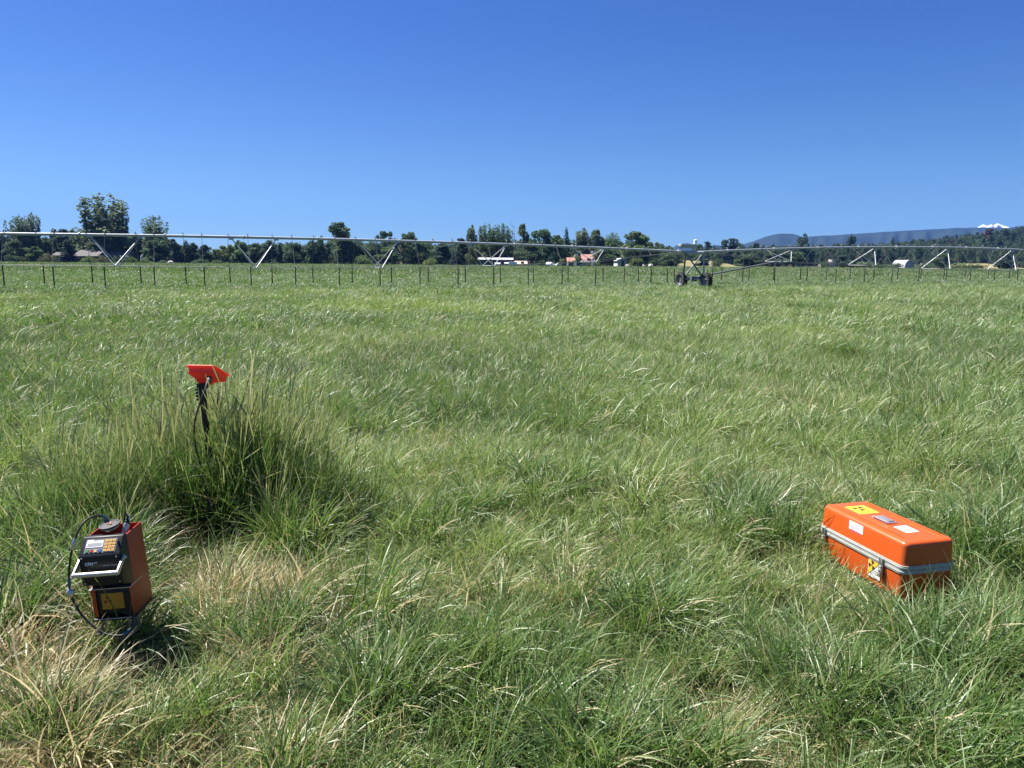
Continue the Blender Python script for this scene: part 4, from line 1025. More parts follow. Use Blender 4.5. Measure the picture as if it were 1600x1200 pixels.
def crown_data(kind, seed, nq):
    """leaf-clump quads of a tree of height 1; returns verts, faces, clump values, unit half width"""
    g = np.random.default_rng(seed); lobes = []
    if kind == 'poplar':
        n = 15
        for i in range(n):
            a = 2.4 * i + g.uniform(-.4, .4); rr = .185 * math.sqrt((i + .2) / n); top = 1.0 - .26 * (rr / .185) ** 1.6 * g.uniform(.3, 1.2)
            bot = g.uniform(.10, .28); lean = 1.0 + .25 * g.random()
            for q in range(4):
                f_ = (q + .5) / 4; z = bot + (top - bot) * f_; k = rr * (.55 + .45 * f_) * lean
                lobes.append((k * math.cos(a), k * math.sin(a), z, .062 * (1.15 - .75 * f_), (top - bot) / 6.2))
        for i in range(10):
            a = g.random() * 6.28; lobes.append((.20 * math.cos(a), .20 * math.sin(a), g.uniform(.16, .5), .06, g.uniform(.05, .10)))
        hw, s0 = .215, .016
    elif kind == 'round':
        for i in range(18):
            a = g.random() * 6.28; z = g.uniform(.22, .9); e = math.sqrt(max(.05, 1 - ((z - .52) / .46) ** 2)); rr = .30 * e * math.sqrt(g.random())
            k = g.uniform(.09, .15); lobes.append((rr * math.cos(a), rr * math.sin(a), z, k, k * g.uniform(.6, .9)))
        lobes.append((.02, 0, .93, .10, .07)); hw, s0 = .36, .026
    elif kind == 'oak':
        for i in range(20):
            a = g.random() * 6.28; z = g.uniform(.35, .93); rr = .40 * math.sqrt(g.random()) * (1.1 - .4 * abs(z - .6))
            k = g.uniform(.07, .13); lobes.append((rr * math.cos(a), rr * math.sin(a), z, k, k * .6))
        hw, s0 = .41, .027
    elif kind == 'egg':
        for i in range(14):
            a = g.random() * 6.28; z = g.uniform(.10, .88); e = math.sin(math.pi * min(1, (z + .12) / 1.12) ** .8) ** .7; rr = .19 * e * math.sqrt(g.random())
            lobes.append((rr * math.cos(a), rr * math.sin(a), z, g.uniform(.08, .12), g.uniform(.09, .15)))
        lobes.append((0, 0, .9, .05, .10)); hw, s0 = .225, .025
    elif kind == 'pine':
        for i in range(17):
            z = .26 + .68 * i / 16; a = g.random() * 6.28; e = (1 - z) ** .55 * .9 + .18
            for q in range(2):
                rr = .17 * e * g.uniform(.4, 1.1); a += 2.6 + g.uniform(-.5, .5); k = g.uniform(.05, .085) * (.6 + .6 * e); lobes.append((rr * math.cos(a), rr * math.sin(a), z, k, k * .62))
        lobes.append((0, 0, .95, .035, .05)); hw, s0 = .185, .022
    elif kind == 'bush':
        for i in range(12):
            a = g.random() * 6.28; rr = .7 * math.sqrt(g.random()); z = g.uniform(.25, .72) * (1.1 - .4 * rr)
            lobes.append((rr * math.cos(a), rr * math.sin(a), z, g.uniform(.2, .34), g.uniform(.2, .3)))
        hw, s0 = .95, .06
    vs = []; fs = []; cl = []
    if kind == 'spruce':
        hw, s0 = .24, .026
        for i in range(nq):
            z = 1 - math.sqrt(g.random()) * .97; a = g.random() * 6.28; ring_ = .88 + .12 * math.sin(z * 70); rr = .24 * (1 - z) ** .85 * ring_ * (.55 + .5 * math.sqrt(g.random())) * (1 + .18 * math.sin(a * 5 + z * 9))
            c = np.array([rr * math.cos(a), rr * math.sin(a), z]); out = np.array([math.cos(a), math.sin(a), -.45]); out /= np.linalg.norm(out); sd = np.array([-math.sin(a), math.cos(a), g.uniform(-.3, .3)])
            s = s0 * g.uniform(.7, 1.4); o = out * s * 1.5; sd = sd * s * .6; b = len(vs)
            vs += [c - sd, c + sd, c + sd * .5 + o, c - sd * .5 + o]; fs.append([b, b + 1, b + 2, b + 3]); v = g.random(); cl += [v] * 4
    else:
        wgt = np.array([l[3] ** 2 * l[4] for l in lobes]) ** .8; wgt /= wgt.sum(); lv = g.random(len(lobes))
        pick = g.choice(len(lobes), nq, p=wgt)
        for i in pick:
            x, y, z, rx, rz = lobes[i]; d = g.normal(size=3); d /= np.linalg.norm(d); r_ = .45 + .6 * math.sqrt(g.random())
            c = np.array([x + d[0] * rx * r_, y + d[1] * rx * r_, max(.02, z + d[2] * rz * r_)])
            nrm = d * .6 + g.normal(size=3) * .7; nrm /= np.linalg.norm(nrm)
            a1 = np.cross(nrm, [0, 0, 1.]); a1 /= (np.linalg.norm(a1) + 1e-6); a2 = np.cross(nrm, a1)
            an = g.random() * 6.28; e1 = a1 * math.cos(an) + a2 * math.sin(an); e2 = np.cross(nrm, e1)
            s = s0 * g.uniform(.7, 1.6); b = len(vs)
            vs += [c - e1 * s, c - e2 * s * .55, c + e1 * s, c + e2 * s * .55]; fs.append([b, b + 1, b + 2, b + 3]); v = min(1, max(0, .55 * lv[i] + .45 * g.random())); cl += [v] * 4
    return vs, fs, cl, hw, lobes

def crown_mesh(name, kind, seed, nq, mat, trunk=False):
    vs, fs, cl, hw, lobes = crown_data(kind, seed, nq); nv = len(vs)
    me = bpy.data.meshes.new(name)
    mb = trunk_mb(kind, seed, lobes) if trunk else None
    V = [tuple(v) for v in vs]; Fc = list(fs)
    if mb: V += [tuple(v) for v in mb.v]; Fc += [[i + nv for i in f] for f in mb.f]; cl = cl + [.5] * len(mb.v)
    me.from_pydata(V, [], Fc); me.materials.append(mat)
    if mb: me.materials.append(M_BARK); me.polygons.foreach_set('material_index', [0] * len(fs) + [1] * len(mb.f))
    a = me.attributes.new('clump', 'FLOAT', 'POINT'); a.data.foreach_set('value', np.array(cl, np.float32)); me.update()
    return me, hw, lobes

def trunk_mb(kind, seed, lobes):
    g = np.random.default_rng(seed + 77); mb = MB(); top = {'poplar': .7, 'round': .6, 'oak': .6, 'egg': .7, 'pine': .97, 'bush': .3, 'spruce': .97}[kind]
    r0 = {'poplar': .022, 'round': .026, 'oak': .026, 'egg': .02, 'pine': .016, 'bush': .05, 'spruce': .015}[kind]
    pts_ = [(g.normal(0, .006) * k, g.normal(0, .006) * k, -.02 + (top + .02) * k / 6) for k in range(7)]
    mb.tube(pts_, [r0 * (1.25 if k == 0 else 1 - .13 * k) for k in range(7)], 8)
    for l in (lobes[::2] if len(lobes) > 10 else lobes):
        z0 = max(.06, l[2] * (.55 if kind != 'pine' else .96)); z0 = min(z0, top)
        mb.tube([(0, 0, z0), (l[0] * .5, l[1] * .5, (z0 + l[2]) / 2 + .01), (l[0], l[1], l[2])], [r0 * .5, r0 * .33, r0 * .12], 5)
    return mb

CROWNS = {}
def crown_for(kind, col, v):
    k = (kind, col, v)
    if k not in CROWNS:
        seed = 1000 + v * 17 + hash_(kind)
        me, hw, lobes = crown_mesh('crown', kind, seed, {'poplar': 6500, 'round': 3400, 'oak': 2600, 'egg': 2400, 'pine': 2200, 'bush': 900, 'spruce': 2200}[kind], LM[col])
        CROWNS[k] = (me, trunk_mb(kind, seed, lobes).mesh('trunk', M_BARK), hw)
    return CROWNS[k]
def hash_(s): return sum((i + 1) * ord(c) for i, c in enumerate(s)) % 997

NT = [0]
def tree(px, top, hwpx, kind, col, D, label, group, name='tree', cat='tree', base=None):
    c = ground_at(px, D); c.z = float(ground_h(c.x, c.y)) if base is None else at_dist(px, base, D).z
    H = at_dist(px, top, D).z - c.z; NT[0] += 1
    me, tm, hw = crown_for(kind, col, NT[0] % 3)
    w_ = hwpx * 1.12 / F * D / hw
    root = empty(name, c, random.uniform(0, 6.28)); root.scale = (w_, w_, H)
    tag(root, label, cat, group)
    link('crown', me, root); link('trunk', tm, root)
    return root

G1 = 'trees along the far edge of the field'
T = lambda *a, **k: tree(*a, G1, **k)
T(34, 337, 17, 'poplar', 'silver', 250, 'silvery upright poplar standing behind the dark pines at the left edge', name='poplar_tree')
T(54, 332, 14, 'poplar', 'silver', 248, 'taller narrow silvery poplar beside its twin near the left edge', name='poplar_tree')
T(6, 362, 15, 'egg', 'conifer', 238, 'dark bushy conifer cut by the left edge of the photo', name='conifer_tree')
T(27, 374, 15, 'round', 'dark', 236, 'dark rounded tree under the two silvery poplars at far left', name='broadleaf_tree')
T(55, 385, 12, 'egg', 'green', 232, 'small green tree in front of the leftmost poplars, left of the dark spruce', name='broadleaf_tree')
T(78, 366, 12, 'oak', 'dark', 246, 'open gappy dark tree between the leftmost poplars and the dark spruce', name='broadleaf_tree')
T(87, 357, 9, 'pine', 'conifer', 258, 'slim dark pine poking above the pipe left of the big poplar', name='pine_tree')
T(103, 357, 11, 'pine', 'conifer', 256, 'dark pine rising straight behind the blue spruce beside the ranch house', name='pine_tree')
T(107, 373, 14, 'spruce', 'blue', 226, 'dense dark blue spruce reaching the ground at the end of the ranch house', name='spruce_tree')
T(128, 366, 15, 'egg', 'dark', 258, 'dark tree behind the gable of the grey roofed ranch house', name='broadleaf_tree')
T(170, 302, 38, 'poplar', 'silver', 246, 'very tall broad silvery poplar, the highest tree in the row', name='poplar_tree')
T(150, 370, 20, 'round', 'dark', 252, 'dark crown at the foot of the highest poplar, left side', name='broadleaf_tree')
T(195, 372, 20, 'round', 'dark', 252, 'dark crown at the foot of the highest poplar, right side', name='broadleaf_tree')
T(215, 364, 11, 'pine', 'conifer', 256, 'dark pine in the dip between the highest poplar and the next one', name='pine_tree')
T(244, 337, 19, 'poplar', 'silver', 250, 'medium silvery poplar just right of the highest one', name='poplar_tree')
T(248, 372, 17, 'egg', 'dark', 240, 'dark tree in front of the medium silvery poplar', name='broadleaf_tree')
T(273, 373, 13, 'egg', 'conifer', 238, 'dark egg shaped conifer right of the medium silvery poplar', name='conifer_tree')
T(292, 374, 12, 'spruce', 'conifer', 240, 'pointed dark conifer behind the clipped round hedge', name='conifer_tree')
T(304, 379, 10, 'pine', 'conifer', 246, 'small ragged pine behind the clipped round hedge', name='pine_tree')
T(322, 382, 11, 'egg', 'conifer', 238, 'low dark conifer at the gap of sky on the left', name='conifer_tree')
T(350, 379, 14, 'oak', 'light', 236, 'pale thin leaved young tree right of the gap of sky', name='broadleaf_tree')
T(374, 375, 14, 'egg', 'green', 242, 'green tree at the second truss brace from the left', name='broadleaf_tree')
T(398, 380, 13, 'egg', 'dark', 246, 'dark low tree right of the second truss brace', name='broadleaf_tree')
T(421, 375, 13, 'pine', 'conifer', 244, 'dark pine just touching the pipe right of the second brace', name='pine_tree')
T(437, 378, 9, 'spruce', 'conifer', 250, 'narrow dark spruce among the low dark trees', name='spruce_tree')
T(460, 381, 17, 'round', 'conifer', 238, 'broad low dark tree left of the tall dark poplar pair', name='broadleaf_tree')
T(489, 371, 11, 'egg', 'dark', 244, 'dark tree poking over the pipe left of the big dark dome', name='broadleaf_tree')
T(503, 368, 9, 'egg', 'dark', 246, 'dark slimmer tree tight against the left side of the big dark dome', name='broadleaf_tree')
T(535, 347, 23, 'egg', 'dark', 240, 'big dark dome shaped tree with a domed top above the pipe', name='broadleaf_tree')
T(568, 397, 14, 'bush', 'green', 228, 'low mid green bush at the foot of the big dark dome tree', name='bush', cat='bush')
T(563, 381, 14, 'egg', 'dark', 250, 'dark tree filling in behind the low mid green bush', name='broadleaf_tree')
T(604, 360, 12, 'oak', 'dark', 242, 'open crowned dark oak, left one of the close pair over the third brace', name='broadleaf_tree')
T(630, 357, 20, 'oak', 'dark', 240, 'wide open crowned dark oak, right one of the close pair over the third brace', name='broadleaf_tree')
T(606, 386, 18, 'round', 'green', 234, 'rounded green tree below the pair of open oaks', name='broadleaf_tree')
T(655, 379, 18, 'round', 'dark', 244, 'dark rounded tree right of the open oaks', name='broadleaf_tree')
T(673, 402, 13, 'bush', 'light', 228, 'pale green bush in front of the dark trees', name='bush', cat='bush')
T(690, 380, 15, 'pine', 'conifer', 262, 'dark pine in the low stretch left of the blue grey spruce', name='pine_tree')
T(715, 391, 14, 'spruce', 'blue', 228, 'blue grey spruce, broad and low, left of the white roofed sheds', name='spruce_tree')
T(722, 372, 12, 'pine', 'conifer', 258, 'dark pine standing behind the blue grey spruce', name='pine_tree')
T(738, 351, 9, 'egg', 'green', 248, 'narrow green tree at the left end of the tall poplar clump', name='broadleaf_tree')
T(760, 349, 15, 'poplar', 'green', 246, 'broad green poplar, second in the tall clump above the sheds', name='poplar_tree')
T(783, 349, 17, 'poplar', 'green', 248, 'broad green poplar, third in the tall clump above the sheds', name='poplar_tree')
T(770, 382, 26, 'round', 'dark', 252, 'dark mass of leaves under the tall poplar clump', name='broadleaf_tree')
T(818, 349, 10, 'egg', 'green', 248, 'tall green tree right of the bare pale snag', name='broadleaf_tree')
T(845, 359, 17, 'round', 'dark', 244, 'dark wide tree between the tall green tree and the pointed conifer', name='broadleaf_tree')
T(828, 378, 20, 'round', 'dark', 238, 'dark lower tree behind the pink walled shed', name='broadleaf_tree')
T(872, 367, 13, 'egg', 'green', 240, 'green tree just left of the pointed dark conifer', name='broadleaf_tree')
T(884, 353, 9, 'spruce', 'conifer', 246, 'tall pointed dark conifer above the red roofed house', name='conifer_tree')
T(911, 356, 13, 'egg', 'silver', 256, 'grey green tree, left of the matching pair behind the red roof', name='broadleaf_tree')
T(933, 358, 13, 'egg', 'silver', 256, 'grey green tree, right of the matching pair behind the red roof', name='broadleaf_tree')
T(957, 363, 13, 'poplar', 'green', 250, 'upright green tree left of the round topped one', name='poplar_tree')
T(992, 361, 27, 'round', 'green', 242, 'large round topped green tree above the white gabled barn', name='broadleaf_tree')
T(1018, 377, 9, 'oak', 'light', 244, 'thin pale tree at the right end of the round topped one', name='broadleaf_tree')
T(948, 388, 20, 'round', 'dark', 229, 'dark rounded tree between the red roofed house and the white barn', name='broadleaf_tree')
T(903, 399, 6, 'egg', 'green', 226, 'small green tree in front of the join between the two tiled roofs', name='sapling')
T(920, 410, 5, 'bush', 'dark', 224, 'small dark bush before the white house between the gateposts', name='bush', cat='bush')
T(934, 404, 8, 'bush', 'light', 224, 'light green bush against the white house wall', name='bush', cat='bush')
T(880, 404, 6, 'egg', 'light', 224, 'small light green sapling at the left of the red roofed house', name='sapling')
T(846, 406, 6, 'egg', 'green', 224, 'small green sapling between the pink shed and the white cars', name='sapling')
T(995, 403, 10, 'poplar', 'light', 224, 'yellowish young tree right of the white barn', name='sapling')
T(1021, 402, 9, 'bush', 'dark', 230, 'dark bush beside the pale boulders', name='bush', cat='bush')
T(1043, 399, 12, 'round', 'dark', 232, 'dark round tree near the tower, left of the dry slope', name='broadleaf_tree')
T(1033, 381, 6, 'pine', 'conifer', 300, 'small pine on the skyline left of the tower', name='pine_tree')
T(1045, 383, 6, 'pine', 'conifer', 300, 'second small pine on the skyline left of the tower', name='pine_tree')
G2 = 'pines on the skyline right of the tower'
T2 = lambda *a, **k: tree(*a, G2, **k)
T2(1091, 381, 9, 'pine', 'conifer', 420, 'pine showing right behind the white light of the tower', name='pine_tree')
T2(1105, 377, 8, 'pine', 'conifer', 410, 'slim pine just right of the tower light', name='pine_tree')
T2(1115, 381, 7, 'spruce', 'conifer', 420, 'lower pointed conifer between the slim pine and the taller pair', name='conifer_tree')
T2(1131, 374, 9, 'pine', 'conifer', 400, 'left pine of the taller pair right of the tower', name='pine_tree')
T2(1145, 372, 11, 'pine', 'conifer', 400, 'right pine of the taller pair right of the tower', name='pine_tree')
T2(1158, 379, 7, 'spruce', 'conifer', 420, 'small pointed conifer right of the taller pair', name='conifer_tree')
T2(1180, 379, 7, 'pine', 'conifer', 430, 'lone small pine below the low blue shoulder of the hills', name='pine_tree')
T2(1255, 364, 14, 'egg', 'conifer', 380, 'big dark dome shaped pine standing against the blue hill', name='pine_tree')
T2(1327, 365, 8, 'egg', 'conifer', 420, 'dark narrow pine against the hill, right of the dome shaped one', name='pine_tree')
T2(1392, 369, 7, 'spruce', 'conifer', 560, 'pointed conifer topping the start of the wooded ridge', name='conifer_tree', base=398)
T2(1540, 357, 8, 'pine', 'dead', 560, 'reddish dying pine under the snowy peak', name='pine_tree', base=396)
T2(1566, 356, 7, 'pine', 'conifer', 560, 'tall dark pine right of the reddish dying one', name='pine_tree', base=396)
G3 = 'bushes at the right end of the field'
for (px, top, hw, kd, cl, lb) in ((1095, 398, 13, 'round', 'dark', 'dark round bush behind the tower wheels'), (1122, 402, 11, 'bush', 'dark', 'dark bush between the tower and the dry slope'), (1170, 396, 16, 'egg', 'dark', 'dark shrubby tree right of the dry slope'),
        (1205, 397, 16, 'round', 'conifer', 'dark rounded shrub under the swing brace'), (1240, 394, 17, 'round', 'dark', 'dark rounded shrub below the dome shaped pine'), (1290, 404, 9, 'bush', 'dark', 'small dark bush left of the pale rocks'),
        (1318, 399, 15, 'round', 'conifer', 'dark shrub right of the pale rocks'), (1350, 408, 24, 'bush', 'dark', 'long low dark bush at the end of the pale rocks'), (1395, 410, 22, 'bush', 'dark', 'low dark bush left of the white hoop house'),
        (1452, 409, 22, 'bush', 'dark', 'low dark bush right of the white hoop house'), (1500, 410, 20, 'bush', 'green', 'low green bush at the right, left one of two'), (1525, 412, 14, 'bush', 'dark', 'low dark bush at the right, right one of two'),
        (1470, 396, 15, 'round', 'dark', 'dark tree over the low bushes right of the hoop house'), (1570, 402, 12, 'egg', 'conifer', 'dark conifer near the right edge of the field')):
    tree(px, top, hw, kd, cl, 250, lb, G3, name='bush' if kd == 'bush' else 'shrub', cat='bush')
G4 = 'garden bushes by the ranch house'
for (px, top, hw, cl, lb) in ((312, 403, 12.5, 'dark', 'clipped rounded dark hedge bush on the lawn edge'), (340, 404, 9, 'green', 'smaller clipped bush right of the rounded hedge bush'), (255, 406, 9, 'dark', 'low dark bush left of the pale boulder'), (228, 403, 11, 'green', 'low green bush beside the pale stump'),
        (138, 397, 11, 'light', 'pale green bush before the ranch house gable'), (160, 398, 10, 'sage', 'grey green bush in the middle of the ranch house front'), (185, 399, 12, 'dark', 'dark bush under the right roof of the ranch house'), (207, 398, 9, 'green', 'green bush at the right end of the ranch house'), (75, 395, 12, 'sage', 'pale shrub left of the blue spruce'), (20, 395, 14, 'dark', 'dark bush below the leftmost trees')):
    tree(px, top, hw, 'bush', cl, 222, lb, G4, name='bush', cat='bush')

# bare snag
c = ground_at(803, 250); mb = MB(); mb.tube([(0, 0, 0), (.2, 0, 6), (-.1, 0, 12.6)], [.22, .15, .04], 7)
for k in range(9): z = 4 + k; s = 1 if k % 2 else -1; mb.tube([(.1, 0, z), (s * .9, .2, z + 1.0), (s * 1.2, .3, z + 2.1)], [.07, .05, .02], 5)
o = empty('dead_tree', c); tag(o, 'bare pale dead tree standing between the tall poplar clump and the next green tree', 'tree', G1); mb.build('trunk', M_PBARK, o)
# pale stump
c = ground_at(221, 226); mb = MB(); mb.tube([(0, 0, 0), (.1, 0, 1.0), (.15, 0, 1.9), (.45, 0, 2.5), (.6, .1, 2.9)], [.30, .24, .24, .26, .10], 9)
mb.tube([(.2, 0, 1.9), (-.2, 0, 2.3)], [.16, .08], 7); tag(mb.build('tree_stump', simple('bleached_wood', (.62, .58, .50), rough=.9), loc=c), 'tall bleached tree stump by the low hedge right of the ranch house', 'stump')

# far-off woods that read as one mass
def woods():
    kinds = []
    for kd, cl in (('pine', 'conifer'), ('egg', 'conifer'), ('spruce', 'conifer'), ('egg', 'dark'), ('round', 'dark'), ('oak', 'dark'), ('egg', 'green'), ('pine', 'dead')):
        me, hw, _ = crown_mesh('woodland_tree', kd, 3000 + len(kinds), 1000, LM[cl], trunk=True); kinds.append((me, hw))
    P = []; S = []; Kd = []
    def add(px, D, Hpx, hwpx, k):
        c = ground_at(px, D); z = float(ground_h(c.x, c.y)); H = Hpx / F * D; w_ = hwpx / F * D / kinds[k][1]
        P.append((c.x, c.y, z - .1)); S.append((w_, w_, H)); Kd.append(k)
    # low band behind the houses
    def prof(px): return np.interp(px, [-120, 0, 60, 110, 270, 322, 345, 400, 480, 520, 600, 700, 780, 860, 1000, 1040, 1060, 1090, 1140, 1180, 1250], [368, 372, 376, 371, 374, 394, 391, 381, 381, 376, 380, 381, 376, 374, 377, 385, 395, 390, 388, 388, 387])
    for px in np.arange(-260, 1060, 1.6):
        D = rng.uniform(262, 330); hor = 402 + 12 * px / 1600; b = hor + CAMH / D * F
        t_ = prof(px) + rng.uniform(-3, 7); add(px + rng.uniform(-3, 3), D, b - t_, rng.uniform(6, 12), int(rng.choice([0, 1, 1, 2, 3, 3, 4, 4, 5, 6])))
    # level forest right of the tower
    for px in np.arange(1050, 1900, 1.3):
        D = rng.uniform(380, 520); hor = 402 + 12 * px / 1600; b = hor + CAMH / D * F
        t_ = np.interp(px, [1050, 1080, 1150, 1250, 1330, 1400, 1900], [396, 390, 386, 385, 384, 384, 384]) + rng.uniform(-3, 8)
        add(px + rng.uniform(-2, 2), D, b - t_, rng.uniform(4.5, 8.5), int(rng.choice([0, 0, 1, 1, 2, 3, 4, 5, 5])))
    # wooded ridge
    for px in np.arange(1150, 2050, .55):
        D = rng.uniform(480, 900); add(px + rng.uniform(-2, 2), D, rng.uniform(13, 21) * 650 / D, rng.uniform(3.2, 6) * 650 / D, int(rng.choice([0, 0, 0, 1, 1, 2, 3, 5, 0, 1, 2, 7 if rng.random() < .25 else 0])))
    # distant tree line across the plain, seen through gaps
    for px in np.arange(-700, 2300, 3.0):
        D = rng.uniform(900, 1300); add(px + rng.uniform(-2, 2), D, rng.uniform(11, 17), rng.uniform(3.5, 6), int(rng.choice([0, 1, 2, 3, 4])))
    n = len(P); rt_ = np.zeros((n, 3)); rt_[:, 2] = rng.uniform(0, 6.28, n)
    o = instancer('woodland', [k[0] for k in kinds], np.array(P), rt_, np.array(S), np.array(Kd)); tag(o, kind='stuff')
woods()

# dry grassy slopes behind the field
def slope(px0, px1, D, top, depth):
    m = simple('dry_grass', (0.20, 0.175, 0.09), rough=.95, spec=.1, var=.3, scale=.25, dirt=(.16, .17, .07), dirt_amt=.7)
    a, b = ground_at(px0, D), ground_at(px1, D); H = at_dist((px0 + px1) / 2, top, D + depth * .4).z; n, q = 30, 14; vs = []
    for j in range(q):
        for i in range(n):
            u_, v_ = i / (n - 1), j / (q - 1); h = math.sin(math.pi * u_) ** .5 * min(1, v_ / .4) ** 1.2 * (1 if v_ < .4 else (1 - (v_ - .4) / .6)) * H
            vs.append((a.x + (b.x - a.x) * u_, D + depth * v_, h - .15 + .25 * (vnoise(np.array([i * 1.]), np.array([j * 1.]), 2.0)[0] - .5)))
    me = bpy.data.meshes.new('dry_slope'); me.from_pydata(vs, [], [[j * n + i, j * n + i + 1, (j + 1) * n + i + 1, (j + 1) * n + i] for j in range(q - 1) for i in range(n - 1)]); me.materials.append(m)
    me.polygons.foreach_set('use_smooth', [True] * len(me.polygons)); me.update(); tag(link('dry_slope', me), kind='structure')
slope(1030, 1175, 290, 405.5, 60); slope(1528, 1640, 300, 411, 60)

# ------------------------------------------------------------------ buildings
W_CREAM = simple('cream_wall', (0.58, 0.57, 0.53), rough=.8, var=.06, scale=1.5); W_DARK = simple('brown_wall', (0.10, 0.075, 0.06), rough=.85, var=.2, scale=1.5)
W_PINK = simple('pinkish_wall', (0.52, 0.37, 0.31), rough=.85, var=.1, scale=1.5); R_GREY = simple('grey_shingle', (0.085, 0.08, 0.075), rough=.85, var=.2, scale=1.2)
R_RED = simple('red_tile', (0.34, 0.15, 0.12), rough=.8, var=.15, scale=1.5); R_WHITE = simple('white_metal_roof', (0.52, 0.53, 0.54), rough=.4, var=.05, scale=.8)
R_GALV = simple('grey_metal_roof', (0.46, 0.46, 0.46), rough=.5, var=.1, scale=.8); GLASS = simple('dark_window_glass', (0.02, 0.025, 0.03), rough=.1)
def house(name, label, px0, px1, eave, ridge, D, depth, wall, roof, wins=(), door=None, gable_front=False, base_z=0.0, chimney=None, over=.4, garage=None):
    a, b = ground_at(px0, D), ground_at(px1, D); cx = (a.x + b.x) / 2; wd = b.x - a.x; he = at_dist((px0 + px1) / 2, eave, D).z; hr = at_dist((px0 + px1) / 2, ridge, D).z
    root = empty(name, (cx, D + depth / 2, 0)); tag(root, label, 'building')
    x, y = wd / 2, depth / 2; mb = MB()
    if gable_front:
        mb.prism([(-x, -.3), (x, -.3), (x, he), (0, hr), (-x, he)], 'y', -y, y); mb.build('wall', wall, root, smooth=0)
        mb = MB(); s = (hr - he) / x; t_ = .12
        for sg in (-1, 1): mb.prism([(0, hr + .02), (sg * (x + over), he - s * over + .02), (sg * (x + over), he - s * over + .02 + t_), (0, hr + t_ + .02)], 'y', -y - over, y + over)
    else:
        mb.prism([(-y, -.3), (y, -.3), (y, he), (0, hr), (-y, he)], 'x', -x, x); mb.build('wall', wall, root, smooth=0)
        mb = MB(); s = (hr - he) / y; t_ = .12
        for sg in (-1, 1): mb.prism([(0, hr + .02), (sg * (y + over), he - s * over + .02), (sg * (y + over), he - s * over + .02 + t_), (0, hr + t_ + .02)], 'x', -x - over, x + over)
    rf = mb.build('roof', roof, root, smooth=0)
    if chimney is not None:
        mb = MB(); mb.box((chimney * x, 0, hr + .4), (.8, .8, 1.6), 0, .02); mb.build('chimney', W_CREAM, rf)
    for (fx, z, w_, h_) in wins:
        mb = MB(); mb.box((fx * x, -y - .03, z), (w_ + .16, .08, h_ + .16), 0, .01); f = mb.build('window', R_WHITE, root); mb = MB(); mb.box((fx * x, -y - .07, z), (w_, .03, h_), 0); mb.build('pane', GLASS, f)
    if door is not None: mb = MB(); mb.box((door * x, -y - .04, 1.05), (1.0, .1, 2.1), 0, .01); mb.build('door', W_DARK, root)
    if garage: mb = MB(); mb.box((garage[0] * x, -y - .03, garage[2] / 2), (garage[1], .06, garage[2]), 0); mb.build('opening', GLASS, root)
    return root
house('ranch_house', 'low brown ranch house with dark grey gabled roofs behind bushes, left of the highest poplar', 116, 152, 400, 391, 232, 9, W_DARK, R_GREY, wins=((-.5, 1.4, 1.6, 1.1), (.35, 1.4, 1.6, 1.1)), door=0)
house('house_wing', 'long low grey roofed wing at the right of the brown ranch house', 153, 200, 401, 393.5, 236, 8, W_DARK, R_GREY, wins=((-.4, 1.4, 1.6, 1.1), (.5, 1.4, 1.6, 1.1)))
house('garden_shed', 'small grey roofed shed peeping out left of the blue spruce', 84, 100, 399, 394.5, 236, 5, W_DARK, R_GREY, door=0)
house('long_shed', 'long open shed under a flat white metal roof below the tall poplar clump', 748, 800, 406, 403.2, 236, 9, W_DARK, R_WHITE, garage=(0, 9.0, 1.9))
house('small_cabin', 'small cabin with grey gabled roof behind the long white shed', 802, 812, 405, 401, 242, 5, W_PINK, R_GALV, gable_front=True)
house('low_shed', 'low shed with small white roof at the left of the long white shed', 774, 780.5, 413, 411, 222, 3, W_DARK, R_WHITE, over=.2)
house('pink_shed', 'pinkish low walled shed with tan roof beside the parked white trailer', 806, 822, 412.5, 408.4, 226, 5, W_PINK, simple('tan_roof', (.55, .38, .30), rough=.8, var=.1, scale=1.5), wins=((.3, 1.1, .8, .7),))
house('white_outbuilding', 'tiny white roofed outbuilding left of the pink walled shed', 789, 801, 412.3, 410.6, 228, 3, W_DARK, R_WHITE, over=.2)
house('tiled_house', 'white house with red tiled roof and dark window behind white gateposts', 911, 932, 407.5, 398, 234, 9, W_CREAM, R_RED, wins=((-.15, 2.0, 1.0, .9), (.55, 2.0, 1.0, .9)), chimney=.7, door=.9)
house('tiled_wing', 'lower wing with red tiled roof and dark porch at the left of the white house', 888, 903, 408.5, 403, 232, 7, W_CREAM, R_RED, chimney=.8, garage=(-.1, 2.4, 1.5))
house('gabled_porch', 'narrow white gabled front with red eaves between the two tiled roofs', 899.5, 911, 407, 402, 230.5, 3, W_CREAM, R_RED, gable_front=True, wins=((-.2, 1.3, .8, .7),), over=.25)
house('white_barn', 'plain white gabled barn at the right of the dark rounded tree', 965, 978, 407, 403.5, 232, 9, simple('pale_grey_wall', (.60, .60, .60), rough=.8, var=.05, scale=1.5), R_GALV, gable_front=True, door=.3)
# white hoop house far right
c0, c1 = ground_at(1414, 262), ground_at(1429, 262); wd = (c1.x - c0.x) / 2; hh_ = at_dist(1421, 406.2, 262).z
root = empty('hoop_house', ((c0.x + c1.x) / 2, 262, 0)); tag(root, 'white arched hoop house among the dark bushes at the right', 'building')
mb = MB(); n = 18; arc = [(wd * math.cos(math.pi * k / n), hh_ * math.sin(math.pi * k / n) ** .8) for k in range(n + 1)]
mb.prism([(q[0], q[1]) for q in arc], 'y', 0, 9); mb.build('cover', simple('weathered_film', (.34, .35, .36), rough=.6, var=.1, scale=1.0), root)
mb = MB(); mb.box((-.3, -.04, .9), (1.1, .06, 1.8), 0, .01); mb.build('door', R_GALV, root)
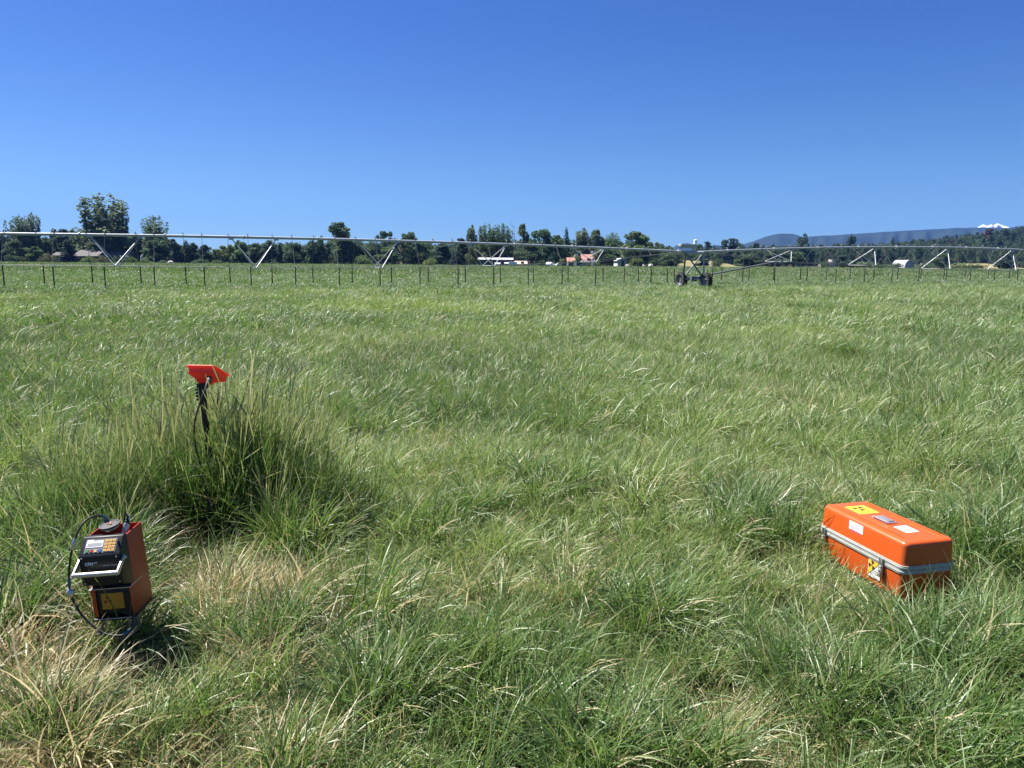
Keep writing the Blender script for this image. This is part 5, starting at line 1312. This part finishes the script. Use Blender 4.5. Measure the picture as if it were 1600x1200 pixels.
# gateposts, trailer, cars, boulders
for px, t_, lb in ((900, 408.2, 'white square gatepost in front of the low tiled wing'), (926.5, 406.8, 'taller white square gatepost in front of the white tiled house')):
    c = ground_at(px, 222); h = at_dist(px, t_, 222).z; mb = MB(); mb.box((0, 0, h / 2 - .1), (.56, .56, h), 0, .03); mb.box((0, 0, h + .02), (.72, .72, .10), 0, .03); mb.box((0, 0, .1), (.68, .68, .3), 0, .02)
    tag(mb.build('gatepost', W_CREAM, loc=c), lb, 'gatepost', 'white gateposts before the tiled house')
CARW = simple('white_car_paint', (.78, .78, .78), rough=.25, var=.02)
def car(px, D, s, label, rz=0.0):
    c = ground_at(px, D); root = empty('parked_car', c, rz); root.scale = (s, s, s); tag(root, label, 'car', 'white cars parked by the houses')
    mb = MB(); mb.prism([(-2.1, .35), (2.1, .35), (2.15, .75), (1.5, .95), (.75, 1.02), (.2, 1.45), (-1.2, 1.48), (-1.95, 1.0), (-2.15, .8)], 'y', -.85, .85, 0, .06); mb.build('body', CARW, root)
    mb = MB(); 
    for sy in (-.856, .856): mb.add([(-1.5, sy, 1.03), (.65, sy, 1.03), (.15, sy, 1.38), (-1.1, sy, 1.38)], [[0, 1, 2, 3]])
    mb.build('side_window', GLASS, root, smooth=0)
    for wx in (-1.3, 1.3):
        for sy in (-.8, .8): mb = MB(); mb.lathe([(0, -.1), (.2, -.1), (.32, -.1), (.33, 0), (.32, .1), (.2, .1), (0, .1)], (wx, sy, .33), (0, 1, 0), 16); mb.build('wheel', M_TYRE, root)
car(860, 226, .95, 'white parked car at the edge of the field, left of the tiled house', R(70)); car(878, 228, .85, 'smaller white parked car beside the tiled wing', R(10))
c0, c1 = ground_at(795, 221), ground_at(808, 221); root = empty('trailer', ((c0.x + c1.x) / 2, 221, 0)); tag(root, 'white box trailer parked at the field edge by the pink shed', 'trailer')
mb = MB(); mb.box((0, 0, .95), (c1.x - c0.x, 1.6, .9), 0, .06); mb.build('body', CARW, root)
for sx in (-.5, .5):
    mb = MB(); mb.lathe([(0, -.1), (.3, -.1), (.32, 0), (.3, .1), (0, .1)], (sx, -.78, .32), (0, 1, 0), 14); mb.build('wheel', M_TYRE, root)
M_ROCK = simple('pale_rock', (.46, .41, .35), rough=.9, var=.25, scale=2)
def boulder(px, D, r_, h_, label):
    bm = bmesh.new(); bmesh.ops.create_icosphere(bm, subdivisions=3, radius=1.0)
    for v in bm.verts: k = 1 + .35 * (vnoise(np.array([v.co.x * 2 + px]), np.array([v.co.y * 2 + v.co.z * 1.3]), .8)[0] - .5); v.co = Vector((v.co.x * r_ * k, v.co.y * r_ * k, v.co.z * h_ * k))
    me = bpy.data.meshes.new('boulder'); bm.to_mesh(me); bm.free(); me.materials.append(M_ROCK); o = link('boulder', me, loc=ground_at(px, D) + Vector((0, 0, h_ * .4))); tag(o, label, 'boulder', 'pale boulders at the field edge')
for a in ((981, 222, .75, .7, 'pale boulder at the right corner of the white barn'), (1006, 222, .6, .75, 'pale rounded boulder under the round topped tree, left of two'), (1017, 222, .8, .8, 'larger pale boulder under the round topped tree, right of two'), (267, 215, .85, .75, 'pale tan boulder between two bushes on the left lawn edge'),
          (1297, 285, 1.6, 2.2, 'tall pale rock at the start of the bush row on the right'), (1284, 280, 1.1, 1.2, 'lower pale rock left of the tall pale one'), (1440, 262, .5, 1.4, 'small upright pale rock right of the hoop house'), (862, 219, .4, .35, 'small pale stone in the grass before the parked cars')): boulder(*a)

add_haze(0.95e-4)
print('objects', len(sc.objects))
